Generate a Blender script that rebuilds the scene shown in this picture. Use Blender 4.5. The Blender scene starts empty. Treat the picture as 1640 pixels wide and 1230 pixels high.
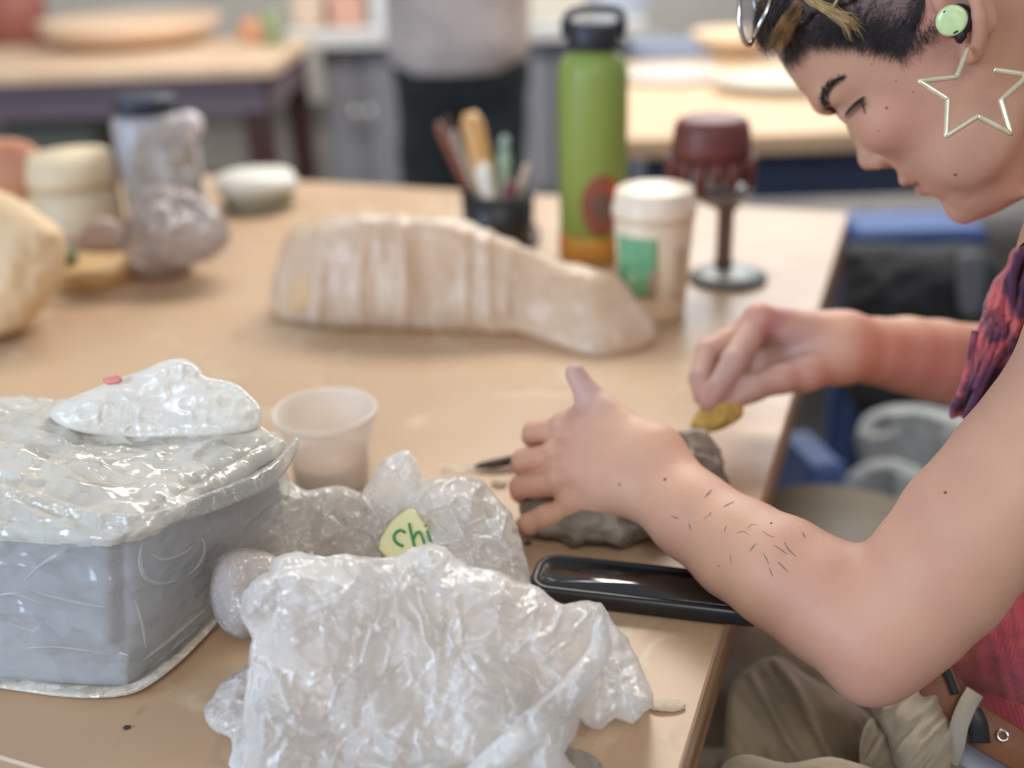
import bpy, math, random, time
import numpy as np
from mathutils import Vector, geometry, bvhtree
T0=time.time()
random.seed(7); rng=np.random.default_rng(7)
S=bpy.context.scene; COL=S.collection
# ------------------------------------------------------------------ camera
F=1700.0; PITCH=math.radians(24); ROLL=math.radians(2.0)
CAM=np.array([0,0,1.17]); TZ=.75
vd=np.array([0,math.cos(PITCH),-math.sin(PITCH)]); _r=np.array([1.,0,0]); _u=np.array([0,math.sin(PITCH),math.cos(PITCH)])
vr=_r*math.cos(ROLL)-_u*math.sin(ROLL); vu=_u*math.cos(ROLL)+_r*math.sin(ROLL)
cd=bpy.data.cameras.new('camera'); cam=bpy.data.objects.new('camera',cd); COL.objects.link(cam); S.camera=cam
from mathutils import Matrix
cam.matrix_world=Matrix([[vr[i],vu[i],-vd[i],CAM[i]] for i in range(3)]+[[0,0,0,1]])
cd.sensor_width=36; cd.lens=F/1640*36; cd.clip_start=.02; cd.clip_end=60
cd.dof.use_dof=True; cd.dof.focus_distance=.635; cd.dof.aperture_fstop=cd.lens/1000/.0150
# ------------------------------------------------------------------ light
S.view_settings.view_transform='Standard'; S.view_settings.look='None'
S.view_settings.exposure=0.0; S.view_settings.gamma=1; S.view_settings.use_curve_mapping=False
w=bpy.data.worlds.new('room_light'); S.world=w; w.use_nodes=True
w.node_tree.nodes['Background'].inputs[0].default_value=(.86,.92,1,1); w.node_tree.nodes['Background'].inputs[1].default_value=.38
def area(name,loc,target,sx,sy,power,col):
    l=bpy.data.lights.new(name,'AREA'); l.shape='RECTANGLE'; l.size=sx; l.size_y=sy; l.energy=power; l.color=col
    o=bpy.data.objects.new(name,l); COL.objects.link(o); o.location=loc
    o.rotation_euler=(Vector(target)-Vector(loc)).to_track_quat('-Z','Y').to_euler(); return o
area('ceiling_light_far',(.4,2.9,2.9),(.1,.9,.75),2.0,.7,69,(1,.93,.83))
area('ceiling_light_near',(.1,-1.3,2.7),(.1,.7,.75),1.4,.6,25,(1,.94,.86))
area('window_light',(-2.6,-.8,1.7),(-.1,.65,.8),1.1,1.3,70,(.58,.75,1))
area('window_light_back',(1.5,5.2,2.6),(.3,1,.75),2.6,1.0,58,(.85,.92,1))
area('back_fill_light',(0,2.6,2.9),(.1,4.6,.5),3.0,.5,70,(1,.97,.93))  # added fill with no seen source, brightens back wall and cabinets
# ------------------------------------------------------------------ pixel helpers
def ray(px,py): return vd+vr*((px-820)/F)+vu*((615-py)/F)
def W(px,py,D): return CAM+D*ray(px,py)
def T(px,py,h=0.0):
    v=ray(px,py); return CAM+v*((TZ+h-CAM[2])/v[2])
def TD(px,py,h=0.0): v=ray(px,py); return float((TZ+h-CAM[2])/v[2])
def lean_depth(px,py,pb,theta):
    """depth of the ray on a plane through table point pb, leaning back theta degrees"""
    t=math.tan(math.radians(theta)); v=ray(px,py)
    # CAM.z+D v.z - pb.z = t*(CAM.y + D v.y - pb.y)
    return (t*(CAM[1]-pb[1])-(CAM[2]-pb[2]))/(v[2]-t*v[1])
# ------------------------------------------------------------------ object helpers
def lin(c): return tuple((x/255/12.92 if x/255<=.04045 else ((x/255+.055)/1.055)**2.4) for x in c)
def link(name,me,mat=None,parent=None,smooth=True):
    o=bpy.data.objects.new(name,me); COL.objects.link(o)
    if mat: me.materials.append(mat)
    if parent: o.parent=parent
    if smooth and len(me.polygons): me.polygons.foreach_set('use_smooth',[True]*len(me.polygons))
    return o
def mesh(name,V,Fc,mat=None,parent=None,smooth=True):
    me=bpy.data.meshes.new(name); me.from_pydata([tuple(map(float,v)) for v in V],[],[tuple(map(int,f)) for f in Fc]); me.update()
    o=link(name,me,mat,parent,smooth)
    if parent is not None and parent.type=='EMPTY': off(o,parent)
    return o
def off(o,parent):
    o.matrix_parent_inverse=Matrix.Translation(-parent.location)
def tag(o,label,cat,group=None,kind=None):
    o['label']=label; o['category']=cat
    if group:o['group']=group
    if kind:o['kind']=kind
    return o
def thing(name,loc,label,cat,group=None):
    o=bpy.data.objects.new(name,None); COL.objects.link(o); o.location=tuple(map(float,loc)); o.empty_display_size=.05
    return tag(o,label,cat,group)
def struct(o): o['kind']='structure'; return o
def part(name,V,Fc,mat,parent,smooth=True):
    me=bpy.data.meshes.new(name); me.from_pydata([tuple(map(float,v)) for v in V],[],[tuple(map(int,f)) for f in Fc]); me.update()
    o=link(name,me,mat,None,smooth); o.parent=parent
    base=Vector((0,0,0)); p=parent
    o.matrix_parent_inverse=Matrix.Translation(-root_loc(p)); return o
def root_loc(p):
    # every child mesh is written in world coordinates; empties are only translated
    while p.parent is not None: p=p.parent
    return p.location.copy() if p.type=='EMPTY' else Vector((0,0,0))
def subpart(name,V,Fc,mat,parent,smooth=True):
    me=bpy.data.meshes.new(name); me.from_pydata([tuple(map(float,v)) for v in V],[],[tuple(map(int,f)) for f in Fc]); me.update()
    o=link(name,me,mat,None,smooth); o.parent=parent; return o   # parent mesh already sits in world coordinates
def auto(name,V,Fc,mat,parent=None,smooth=True):
    if parent is None: return mesh(name,V,Fc,mat,None,smooth)
    if parent.type=='EMPTY': return part(name,V,Fc,mat,parent,smooth)
    return subpart(name,V,Fc,mat,parent,smooth)
def joinVF(*lst):
    V=[];Fo=[]
    for v,f in lst:
        n=len(V); V+=[tuple(x) for x in v]; Fo+=[tuple(i+n for i in q) for q in f]
    return V,Fo
def box(c,s,rot=0,bev=0.0):
    """bevelled box centred at c, size s, rotated rot about z"""
    c=np.array(c,float); s=np.array(s,float)/2; b=min(bev,min(s)*.9)
    V=[];Fc=[]
    if b<=0:
        for z in(-1,1):
            for y in(-1,1):
                for x in(-1,1): V.append(np.array([x,y,z])*s)
        Fc=[(0,2,3,1),(4,5,7,6),(0,1,5,4),(2,6,7,3),(0,4,6,2),(1,3,7,5)]
    else:
        idx={}
        for sx in(-1,1):
            for sy in(-1,1):
                for sz in(-1,1):
                    for ax in range(3):
                        p=np.array([sx,sy,sz])*(s-b); p[ax]+=[sx,sy,sz][ax]*b
                        idx[(sx,sy,sz,ax)]=len(V); V.append(p)
        for ax in range(3):
            o1,o2=[a for a in range(3) if a!=ax]
            for sg in(-1,1):
                q=[]
                for a,bb in((-1,-1),(1,-1),(1,1),(-1,1)):
                    k=[0,0,0];k[ax]=sg;k[o1]=a;k[o2]=bb;q.append(idx[(*k,ax)])
                Fc.append(tuple(q))
            for a in(-1,1):
                for bb in(-1,1):
                    k=[0,0,0];k[o1]=a;k[o2]=bb
                    k1=k[:];k1[ax]=-1;k2=k[:];k2[ax]=1
                    Fc.append((idx[(*k1,o1)],idx[(*k2,o1)],idx[(*k2,o2)],idx[(*k1,o2)]))
        for sx in(-1,1):
            for sy in(-1,1):
                for sz in(-1,1): Fc.append(tuple(idx[(sx,sy,sz,a)] for a in range(3)))
    cr,sr=math.cos(rot),math.sin(rot)
    V=[(c[0]+v[0]*cr-v[1]*sr,c[1]+v[0]*sr+v[1]*cr,c[2]+v[2]) for v in V]
    return V,Fc
def fixn(o):
    import bmesh
    bm=bmesh.new(); bm.from_mesh(o.data); bmesh.ops.recalc_face_normals(bm,faces=bm.faces); bm.to_mesh(o.data); bm.free(); return o
def lathe(c,prof,n=48,lean=(0,0),wob=None):
    V=[];Fc=[];m=len(prof)
    for i,(r,z) in enumerate(prof):
        for k in range(n):
            a=2*math.pi*k/n; rr=r*(1+(wob(a,i) if wob else 0))
            V.append((c[0]+rr*math.cos(a)+lean[0]*z,c[1]+rr*math.sin(a)+lean[1]*z,c[2]+z))
    for i in range(m-1):
        for k in range(n): Fc.append((i*n+k,i*n+(k+1)%n,(i+1)*n+(k+1)%n,(i+1)*n+k))
    if prof[0][0]>1e-6: Fc.append(tuple(range(n-1,-1,-1)))
    if prof[-1][0]>1e-6: Fc.append(tuple((m-1)*n+k for k in range(n)))
    return V,Fc
def tube(pts,rad,n=8,flat=None):
    P=[np.array(p,float) for p in pts]; m=len(P)
    R=rad if hasattr(rad,'__len__') else [rad]*m
    V=[];Fc=[];prev=None
    for i in range(m):
        t=P[min(i+1,m-1)]-P[max(i-1,0)]; t/=np.linalg.norm(t)+1e-12
        if prev is None:
            a=np.array([0,0,1.]) if abs(t[2])<.9 else np.array([1.,0,0]); x=np.cross(t,a)
        else: x=prev-t*(prev@t)
        x/=np.linalg.norm(x)+1e-12; y=np.cross(t,x); prev=x
        for k in range(n):
            a=2*math.pi*k/n; V.append(P[i]+R[i]*(x*math.cos(a)+y*math.sin(a)))
    for i in range(m-1):
        for k in range(n): Fc.append((i*n+k,i*n+(k+1)%n,(i+1)*n+(k+1)%n,(i+1)*n+k))
    Fc.append(tuple(range(n-1,-1,-1))); Fc.append(tuple((m-1)*n+k for k in range(n)))
    return V,Fc
def spline(pts,n=8):
    P=[np.array(p,float) for p in pts]; out=[]
    for i in range(len(P)-1):
        p0=P[max(i-1,0)];p1=P[i];p2=P[i+1];p3=P[min(i+2,len(P)-1)]
        for k in range(n):
            t=k/n; out.append(.5*((2*p1)+(-p0+p2)*t+(2*p0-5*p1+4*p2-p3)*t*t+(-p0+3*p1-3*p2+p3)*t**3))
    out.append(P[-1]); return out
# ------------------------------------------------------------------ numpy noise
_H=rng.random(65536).astype(np.float32)
def vnoise(P,sc=1.0,seed=0):
    P=np.asarray(P,np.float64)*sc+seed*17.31
    i=np.floor(P).astype(np.int64); f=P-i; f=f*f*(3-2*f)
    def h(a,b,c): return _H[((a*73856093)^(b*19349663)^(c*83492791)^(seed*2654435))&65535]
    x,y,z=i[:,0],i[:,1],i[:,2]; fx,fy,fz=f[:,0],f[:,1],f[:,2]
    def L(a,b,t): return a+(b-a)*t
    return L(L(L(h(x,y,z),h(x+1,y,z),fx),L(h(x,y+1,z),h(x+1,y+1,z),fx),fy),L(L(h(x,y,z+1),h(x+1,y,z+1),fx),L(h(x,y+1,z+1),h(x+1,y+1,z+1),fx),fy),fz)*2-1
def ridged(P,sc,seed=0,octv=3,gain=.5):
    out=0;a=1;tot=0
    for o in range(octv):
        out=out+a*(1-2*np.minimum(1,np.abs(vnoise(P,sc,seed+o*3))*1.8)); tot+=a; a*=gain; sc*=2.1
    return out/tot
def fbm(P,sc,seed=0,octv=4,gain=.5):
    out=0;a=1;tot=0
    for o in range(octv): out=out+a*vnoise(P,sc,seed+o*5); tot+=a; a*=gain; sc*=2.03
    return out/tot
# ------------------------------------------------------------------ materials
def mat(name,base,rough=.6,metal=0,col2=None,nscale=20,bump=0,bscale=60,spec=.5,coat=0,trans=0,sss=0,alpha=1,detail=4,stretch=None,edge=None,emit=None,sheen=0,bumpd=.002,musgrave=None):
    m=bpy.data.materials.new(name); m.use_nodes=True; nt=m.node_tree; N=nt.nodes; L=nt.links; b=N['Principled BSDF']
    b.inputs['Base Color'].default_value=(*lin(base),1); b.inputs['Roughness'].default_value=rough; b.inputs['Metallic'].default_value=metal
    b.inputs['Specular IOR Level'].default_value=spec; b.inputs['Coat Weight'].default_value=coat; b.inputs['Transmission Weight'].default_value=trans
    b.inputs['Alpha'].default_value=alpha; b.inputs['Sheen Weight'].default_value=sheen
    if sss: b.inputs['Subsurface Weight'].default_value=sss; b.inputs['Subsurface Radius'].default_value=(1,.35,.2); b.inputs['Subsurface Scale'].default_value=.006
    tc=N.new('ShaderNodeTexCoord'); mp=N.new('ShaderNodeMapping'); L.new(tc.outputs['Object'],mp.inputs[0])
    if stretch: mp.inputs['Scale'].default_value=stretch
    if col2:
        n=N.new('ShaderNodeTexNoise'); n.inputs['Scale'].default_value=nscale; n.inputs['Detail'].default_value=detail; L.new(mp.outputs[0],n.inputs['Vector'])
        r=N.new('ShaderNodeValToRGB'); r.color_ramp.elements[0].position=.35; r.color_ramp.elements[1].position=.65
        r.color_ramp.elements[0].color=(*lin(base),1); r.color_ramp.elements[1].color=(*lin(col2),1)
        L.new(n.outputs[0],r.inputs[0]); L.new(r.outputs[0],b.inputs['Base Color'])
    if bump:
        n2=N.new('ShaderNodeTexNoise'); n2.inputs['Scale'].default_value=bscale; n2.inputs['Detail'].default_value=5; L.new(mp.outputs[0],n2.inputs['Vector'])
        bp=N.new('ShaderNodeBump'); bp.inputs['Strength'].default_value=bump; bp.inputs['Distance'].default_value=bumpd
        L.new(n2.outputs[0],bp.inputs['Height']); L.new(bp.outputs[0],b.inputs['Normal'])
    if emit: b.inputs['Emission Color'].default_value=(*lin(emit[0]),1); b.inputs['Emission Strength'].default_value=emit[1]
    return m
def film(name,col,opac=.6,rough=.22,scale=45,bump=.6,trl=.45,dist=.004,spec=.6,opac_edge=.95,col2=None):
    """thin crinkled plastic: translucent + glossy, partly see-through"""
    m=bpy.data.materials.new(name); m.use_nodes=True; nt=m.node_tree; N=nt.nodes; L=nt.links
    for n in list(N): N.remove(n)
    out=N.new('ShaderNodeOutputMaterial'); P=N.new('ShaderNodeBsdfPrincipled'); TR=N.new('ShaderNodeBsdfTranslucent'); TP=N.new('ShaderNodeBsdfTransparent')
    P.inputs['Base Color'].default_value=(*lin(col),1); P.inputs['Roughness'].default_value=rough; P.inputs['Specular IOR Level'].default_value=spec; P.inputs['IOR'].default_value=1.66
    TR.inputs[0].default_value=(*lin(col),1)
    tc=N.new('ShaderNodeTexCoord')
    if col2:
        n=N.new('ShaderNodeTexNoise'); n.inputs['Scale'].default_value=14; n.inputs['Detail'].default_value=3; L.new(tc.outputs['Object'],n.inputs['Vector'])
        r=N.new('ShaderNodeValToRGB'); r.color_ramp.elements[0].position=.4; r.color_ramp.elements[1].position=.62
        r.color_ramp.elements[0].color=(*lin(col),1); r.color_ramp.elements[1].color=(*lin(col2),1); L.new(n.outputs[0],r.inputs[0]); L.new(r.outputs[0],P.inputs['Base Color']); L.new(r.outputs[0],TR.inputs[0])
    nz=N.new('ShaderNodeTexNoise'); nz.inputs['Scale'].default_value=scale*.35; nz.inputs['Detail'].default_value=2; L.new(tc.outputs['Object'],nz.inputs['Vector'])
    mx=N.new('ShaderNodeMixRGB'); mx.inputs[0].default_value=.05; L.new(tc.outputs['Object'],mx.inputs[1]); L.new(nz.outputs['Color'],mx.inputs[2])
    hs=[]
    for sc_,am in((scale,1.0),(scale*2.7,.9),(scale*7,.8)):   # every cell a little tilted facet
        v=N.new('ShaderNodeTexVoronoi'); v.feature='F1'; v.inputs['Scale'].default_value=sc_; L.new(mx.outputs[0],v.inputs['Vector'])
        df=N.new('ShaderNodeVectorMath'); df.operation='SUBTRACT'; L.new(mx.outputs[0],df.inputs[0]); L.new(v.outputs['Position'],df.inputs[1])
        cc_=N.new('ShaderNodeVectorMath'); cc_.operation='SUBTRACT'; L.new(v.outputs['Color'],cc_.inputs[0]); cc_.inputs[1].default_value=(.5,.5,.5)
        dt=N.new('ShaderNodeVectorMath'); dt.operation='DOT_PRODUCT'; L.new(df.outputs[0],dt.inputs[0]); L.new(cc_.outputs[0],dt.inputs[1])
        ml=N.new('ShaderNodeMath'); ml.operation='MULTIPLY'; ml.inputs[1].default_value=am; L.new(dt.outputs['Value'],ml.inputs[0]); hs.append(ml)
    ad=N.new('ShaderNodeMath'); ad.operation='ADD'; L.new(hs[0].outputs[0],ad.inputs[0]); L.new(hs[1].outputs[0],ad.inputs[1])
    ad2=N.new('ShaderNodeMath'); ad2.operation='ADD'; L.new(ad.outputs[0],ad2.inputs[0]); L.new(hs[2].outputs[0],ad2.inputs[1])
    bp=N.new('ShaderNodeBump'); bp.inputs['Strength'].default_value=bump; bp.inputs['Distance'].default_value=1.0; L.new(ad2.outputs[0],bp.inputs['Height'])
    for q in(P,TR): L.new(bp.outputs[0],q.inputs['Normal'])
    m1=N.new('ShaderNodeMixShader'); m1.inputs[0].default_value=trl; L.new(P.outputs[0],m1.inputs[1]); L.new(TR.outputs[0],m1.inputs[2])
    lw=N.new('ShaderNodeLayerWeight'); lw.inputs[0].default_value=.35; L.new(bp.outputs[0],lw.inputs['Normal'])
    mr=N.new('ShaderNodeMapRange'); mr.inputs['To Min'].default_value=opac; mr.inputs['To Max'].default_value=opac_edge; L.new(lw.outputs['Facing'],mr.inputs['Value'])
    ca=N.new('ShaderNodeAttribute'); ca.attribute_name='crease'; cm=N.new('ShaderNodeMath'); cm.operation='ADD'; cm.use_clamp=True
    cs_=N.new('ShaderNodeMath'); cs_.operation='MULTIPLY'; cs_.inputs[1].default_value=.55; L.new(ca.outputs['Fac'],cs_.inputs[0]); L.new(cs_.outputs[0],cm.inputs[0]); L.new(mr.outputs[0],cm.inputs[1])
    m2=N.new('ShaderNodeMixShader'); L.new(cm.outputs[0],m2.inputs[0]); L.new(TP.outputs[0],m2.inputs[1]); L.new(m1.outputs[0],m2.inputs[2])
    L.new(m2.outputs[0],out.inputs[0]); return m
# ------------------------------------------------------------------ pillow: solid blob with a given outline, thick along the sight line at its own distance
def inpoly(P,poly):
    x,y=P[:,0],P[:,1]; c=np.zeros(len(P),bool); n=len(poly)
    for i in range(n):
        x1,y1=poly[i];x2,y2=poly[(i+1)%n]
        if y1==y2: continue
        k=((y1>y)!=(y2>y))&(x<(x2-x1)*(y-y1)/(y2-y1)+x1); c^=k
    return c
def dpoly(P,poly):
    d=np.full(len(P),1e9); n=len(poly)
    for i in range(n):
        a=np.array(poly[i],float);b=np.array(poly[(i+1)%n],float); e=b-a; L2=e@e
        if L2<1e-9: continue
        t=np.clip(((P-a)@e)/L2,0,1); q=P-(a+t[:,None]*e); d=np.minimum(d,np.sqrt((q*q).sum(1)))
    return d
def pillow(name,poly,sp,depth,tf,tb,R,material,parent=None,disp=None,floor_z=None,smoothpoly=4,edge_wob=0,power=.5,roundR=None):
    if smoothpoly>1:
        cl=[np.array(p,float) for p in poly]; n=len(cl); pp=[]
        for i in range(n):
            p0,p1,p2,p3=cl[i-1],cl[i],cl[(i+1)%n],cl[(i+2)%n]
            for k in range(smoothpoly):
                t=k/smoothpoly; pp.append(.5*((2*p1)+(-p0+p2)*t+(2*p0-5*p1+4*p2-p3)*t*t+(-p0+3*p1-3*p2+p3)*t**3))
        poly=pp
    B=[]; n=len(poly)
    for i in range(n):
        a=np.array(poly[i],float);b=np.array(poly[(i+1)%n],float); m=max(1,int(np.linalg.norm(b-a)/sp))
        for k in range(m): B.append(a+(b-a)*k/m)
    B=np.array(B)
    if edge_wob:
        ww=fbm(np.c_[B,B[:,0]*0],1/14.,3,3)*edge_wob; c=B.mean(0); dr=B-c; dr/=np.linalg.norm(dr,axis=1)[:,None]; B=B+dr*ww[:,None]
    x0,y0=B.min(0);x1,y1=B.max(0); gx,gy=np.meshgrid(np.arange(x0,x1,sp),np.arange(y0,y1,sp*.87)); gx=gx+(np.arange(gx.shape[0])%2)[:,None]*sp*.5
    G=np.c_[gx.ravel(),gy.ravel()]; G=G+rng.uniform(-.12,.12,G.shape)*sp
    bl=[tuple(p) for p in B]
    G=G[inpoly(G,bl)]; G=G[dpoly(G,bl)>sp*.6]
    allp=np.vstack([B,G]); nb=len(B)
    r=geometry.delaunay_2d_cdt([Vector(p) for p in allp],[(i,(i+1)%nb) for i in range(nb)],[],1,1e-6)
    V2=np.array([tuple(v) for v in r[0]]); tri=[tuple(f) for f in r[2]]
    cen=np.array([V2[list(f)].mean(0) for f in tri]); ok=inpoly(cen,bl); tri=[f for f,k in zip(tri,ok) if k]
    dd=dpoly(V2,bl); isb=dd<1e-3
    prof=(1-np.clip(1-dd/R,0,1)**2)**power
    dep=np.array([depth(px,py) for px,py in V2])
    def pos(sgn,thick):
        th=thick(V2[:,0],V2[:,1]) if callable(thick) else thick
        D=dep+sgn*prof*th
        rr=vd[None]+vr[None]*((V2[:,0]-820)/F)[:,None]+vu[None]*((615-V2[:,1])/F)[:,None]
        X=CAM+D[:,None]*rr
        if disp is not None:
            a=disp(V2[:,0],V2[:,1],X,sgn)*np.minimum(1,dd/(sp*4)); X=X-rr/np.linalg.norm(rr,axis=1)[:,None]*(-sgn*a)[:,None]
        if floor_z is not None: X[:,2]=np.maximum(X[:,2],floor_z+.0006*(sgn<0))
        return X
    cre=None
    if disp is not None:
        rr=vd[None]+vr[None]*((V2[:,0]-820)/F)[:,None]+vu[None]*((615-V2[:,1])/F)[:,None]
        a=disp(V2[:,0],V2[:,1],CAM+dep[:,None]*rr,-1); sm=np.zeros(len(V2)); ct_=np.zeros(len(V2)); tt=np.array(tri)
        for i_,j_ in((0,1),(1,2),(2,0),(1,0),(2,1),(0,2)): np.add.at(sm,tt[:,i_],a[tt[:,j_]]); np.add.at(ct_,tt[:,i_],1)
        lp_=np.abs(a-sm/np.maximum(ct_,1)); th_=np.percentile(lp_,96)+1e-9; cre=np.clip((lp_/th_-.35)/.65,0,1)
    Fr=pos(-1,tf); Bk=pos(1,tb)
    n=len(V2); mp=np.arange(n); out=list(map(tuple,Fr)); 
    for i in range(n):
        if not isb[i]: mp[i]=len(out); out.append(tuple(Bk[i]))
    # orientation: front faces must face the camera
    faces=[]
    for f in tri:
        a,b,c=V2[f[0]],V2[f[1]],V2[f[2]]; cr=(b[0]-a[0])*(c[1]-a[1])-(b[1]-a[1])*(c[0]-a[0])
        g=f if cr<0 else f[::-1]
        faces.append(g); faces.append(tuple(int(mp[i]) for i in g[::-1]))
    faces=[f for f in faces if len(set(f))==len(f)]
    o=auto(name,out,faces,material,parent)
    if cre is not None: attr(o,'crease',np.concatenate([cre,cre[~isb]]))
    return o
# ------------------------------------------------------------------ signed-distance sculpting, one continuous skin
def smin(a,b,k):
    if k<=0: return np.minimum(a,b)
    h=np.maximum(k-np.abs(a-b),0)/k; return np.minimum(a,b)-h*h*k*.25
def cap(a,b,ra,rb,k=.008,op='u'):
    a=np.array(a,float);b=np.array(b,float); c=(a+b)/2; R=np.linalg.norm(b-a)/2+max(ra,rb)
    e=b-a; L2=max(e@e,1e-12)
    def f(P):
        q=P-a; t=np.clip((q@e)/L2,0,1); return np.sqrt(((q-t[:,None]*e)**2).sum(1))-(ra+(rb-ra)*t)
    return (f,c,R,k,op)
def ell(c,r,ax=None,k=.008,op='u'):
    c=np.array(c,float); r=np.array(r,float); A=np.eye(3) if ax is None else np.array(ax,float) # rows are axes
    def f(P):
        q=(P-c)@A.T; s=q/r; k0=np.sqrt((s*s).sum(1)); k1=np.sqrt(((s/r)**2).sum(1)); return np.where(k1>1e-9,k0*(k0-1)/np.maximum(k1,1e-9),-r.min())
    return (f,c,float(r.max()),k,op)
def chain(pts,rad,k=.004):
    return [cap(pts[i],pts[i+1],rad[i],rad[i+1],k) for i in range(len(pts)-1)]
def fold(prims,P,cen=None,br=None):
    d=None
    for pr in prims:
        if isinstance(pr,tuple) and pr[0]=='group':
            g=fold(pr[1],P,cen,br)
            if g is None: continue
            d=g if d is None else smin(d,g,pr[2]); continue
        f,c,R,k,op=pr
        if cen is not None and np.linalg.norm(cen-c)-R>br+k+.004: continue
        if op=='u': v=f(P); d=v if d is None else smin(d,v,k)
        elif d is not None: d=-smin(-d,f(P),k)
    return d
def allprims(prims):
    for p in prims:
        if p[0]=='group': yield from allprims(p[1])
        else: yield p
def sculpt(prims,vs=.0015,B=14,post=None):
    # union extent
    lo=np.full(3,1e9);hi=-lo
    for f,c,R,k,op in allprims(prims):
        if op=='u': lo=np.minimum(lo,c-R);hi=np.maximum(hi,c+R)
    lo-=.01;hi+=.01; bs=B*vs; nb=np.ceil((hi-lo)/bs).astype(int)
    gi=np.stack(np.meshgrid(*[np.arange(n) for n in nb],indexing='ij'),-1).reshape(-1,3)
    cen=lo+(gi+.5)*bs; br=bs*.87
    act=np.zeros(len(cen),bool)
    for s in range(0,len(cen),40000):
        d=fold(prims,cen[s:s+40000]); act[s:s+40000]=np.abs(d)<br*1.5+.004
    gi=gi[act];cen=cen[act]
    n=B+2; loc=np.stack(np.meshgrid(*[np.arange(n)]*3,indexing='ij'),-1).reshape(-1,3)
    KM=1<<20
    keys=[];verts=[];quads=[]
    def key(a): return (a[:,0]*KM+a[:,1])*KM+a[:,2]
    for g,c in zip(gi,cen):
        org=g*B; P=lo+(org+loc)*vs
        d=fold(prims,P,c,br+vs*2)
        if d is None: continue
        if d.min()>0 or d.max()<0: continue
        D=d.reshape(n,n,n); sgn=D<0
        m=n-1; cnt=np.zeros((m,m,m),int)
        for dx in(0,1):
            for dy in(0,1):
                for dz in(0,1): cnt+=sgn[dx:dx+m,dy:dy+m,dz:dz+m]
        ci=np.argwhere((cnt>0)&(cnt<8))
        if len(ci)==0: continue
        acc=np.zeros((len(ci),3)); num=np.zeros(len(ci))
        for ax in range(3):
            for a in(0,1):
                for b in(0,1):
                    o0=np.zeros(3,int); oa=[x for x in range(3) if x!=ax]; o0[oa[0]]=a;o0[oa[1]]=b; o1=o0.copy();o1[ax]=1
                    p0=ci+o0;p1=ci+o1; v0=D[p0[:,0],p0[:,1],p0[:,2]];v1=D[p1[:,0],p1[:,1],p1[:,2]]
                    cr=(v0<0)!=(v1<0); t=np.where(cr,v0/np.where(cr,v0-v1,1),0)
                    q=o0[None]+0.*ci; q[:,ax]+=t; acc[cr]+=q[cr]; num[cr]+=1
        pv=ci+acc/num[:,None]
        keys.append(key(ci+org)); verts.append(lo+(org+pv)*vs)
        for ax in range(3):
            o1=np.zeros(3,int);o1[ax]=1; oa=[x for x in range(3) if x!=ax]
            I=[slice(1,B+1)]*3; J=list(I); J[ax]=slice(2,B+2)
            s0=sgn[tuple(I)];s1=sgn[tuple(J)]
            e=np.argwhere(s0!=s1)+1
            if len(e)==0: continue
            inside=sgn[e[:,0],e[:,1],e[:,2]]
            u=np.zeros(3,int);u[oa[0]]=1;v=np.zeros(3,int);v[oa[1]]=1
            K=[key(e+org-x) for x in(u*0,u,u+v,v)]
            Q=np.stack(K,1)
            flip=inside if ax!=1 else ~inside
            Q[~flip]=Q[~flip][:,::-1]; quads.append(Q)
    keys=np.concatenate(keys);verts=np.concatenate(verts); uk,ui=np.unique(keys,return_index=True); V=verts[ui]
    Q=np.concatenate(quads); fi=np.searchsorted(uk,Q); fi=np.clip(fi,0,len(uk)-1); ok=(uk[fi]==Q).all(1); fi=fi[ok]
    if post is not None: V=post(V)
    return V,fi
def vnormals(V,fi):
    n=np.cross(V[fi[:,2]]-V[fi[:,0]],V[fi[:,3]]-V[fi[:,1]]); N=np.zeros_like(V)
    for k in range(4): np.add.at(N,fi[:,k],n)
    return N/(np.linalg.norm(N,axis=1)[:,None]+1e-12)
def quadmesh(name,V,fi,material,parent=None):
    me=bpy.data.meshes.new(name); me.vertices.add(len(V)); me.vertices.foreach_set('co',V.astype(np.float32).ravel())
    me.loops.add(len(fi)*4); me.loops.foreach_set('vertex_index',fi.astype(np.int32)[:,::-1].ravel()); me.polygons.add(len(fi))
    me.polygons.foreach_set('loop_start',np.arange(0,len(fi)*4,4,dtype=np.int32)); me.update(calc_edges=True); me.validate()
    o=link(name,me,material,None,True)
    if parent is not None:
        o.parent=parent
        if parent.type=='EMPTY': o.matrix_parent_inverse=Matrix.Translation(-root_loc(parent))
    return o
def attr(o,name,vals):
    a=o.data.attributes.new(name,'FLOAT','POINT'); a.data.foreach_set('value',np.asarray(vals,np.float32))
# ================================================================== SETTING
m_floor=mat('concrete_floor',(150,142,135),.6,col2=(128,120,114),nscale=3,bump=.2,bscale=30)
m_wall=mat('painted_wall',(232,226,214),.8,col2=(224,216,204),nscale=2)
V,Fc=box((0,2.5,-.05),(11,9,.1)); struct(mesh('floor',V,Fc,m_floor,smooth=False))
V,Fc=box((0,6.9,1.6),(11,.12,3.4)); struct(mesh('wall_back',V,Fc,m_wall,smooth=False))
V,Fc=box((-5.4,2.5,1.6),(.12,9,3.4)); struct(mesh('wall_left',V,Fc,m_wall,smooth=False))
V,Fc=box((0,6.82,.06),(11,.03,.12)); struct(mesh('baseboard_back',V,Fc,mat('base_paint',(120,116,112)),smooth=False))
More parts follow.
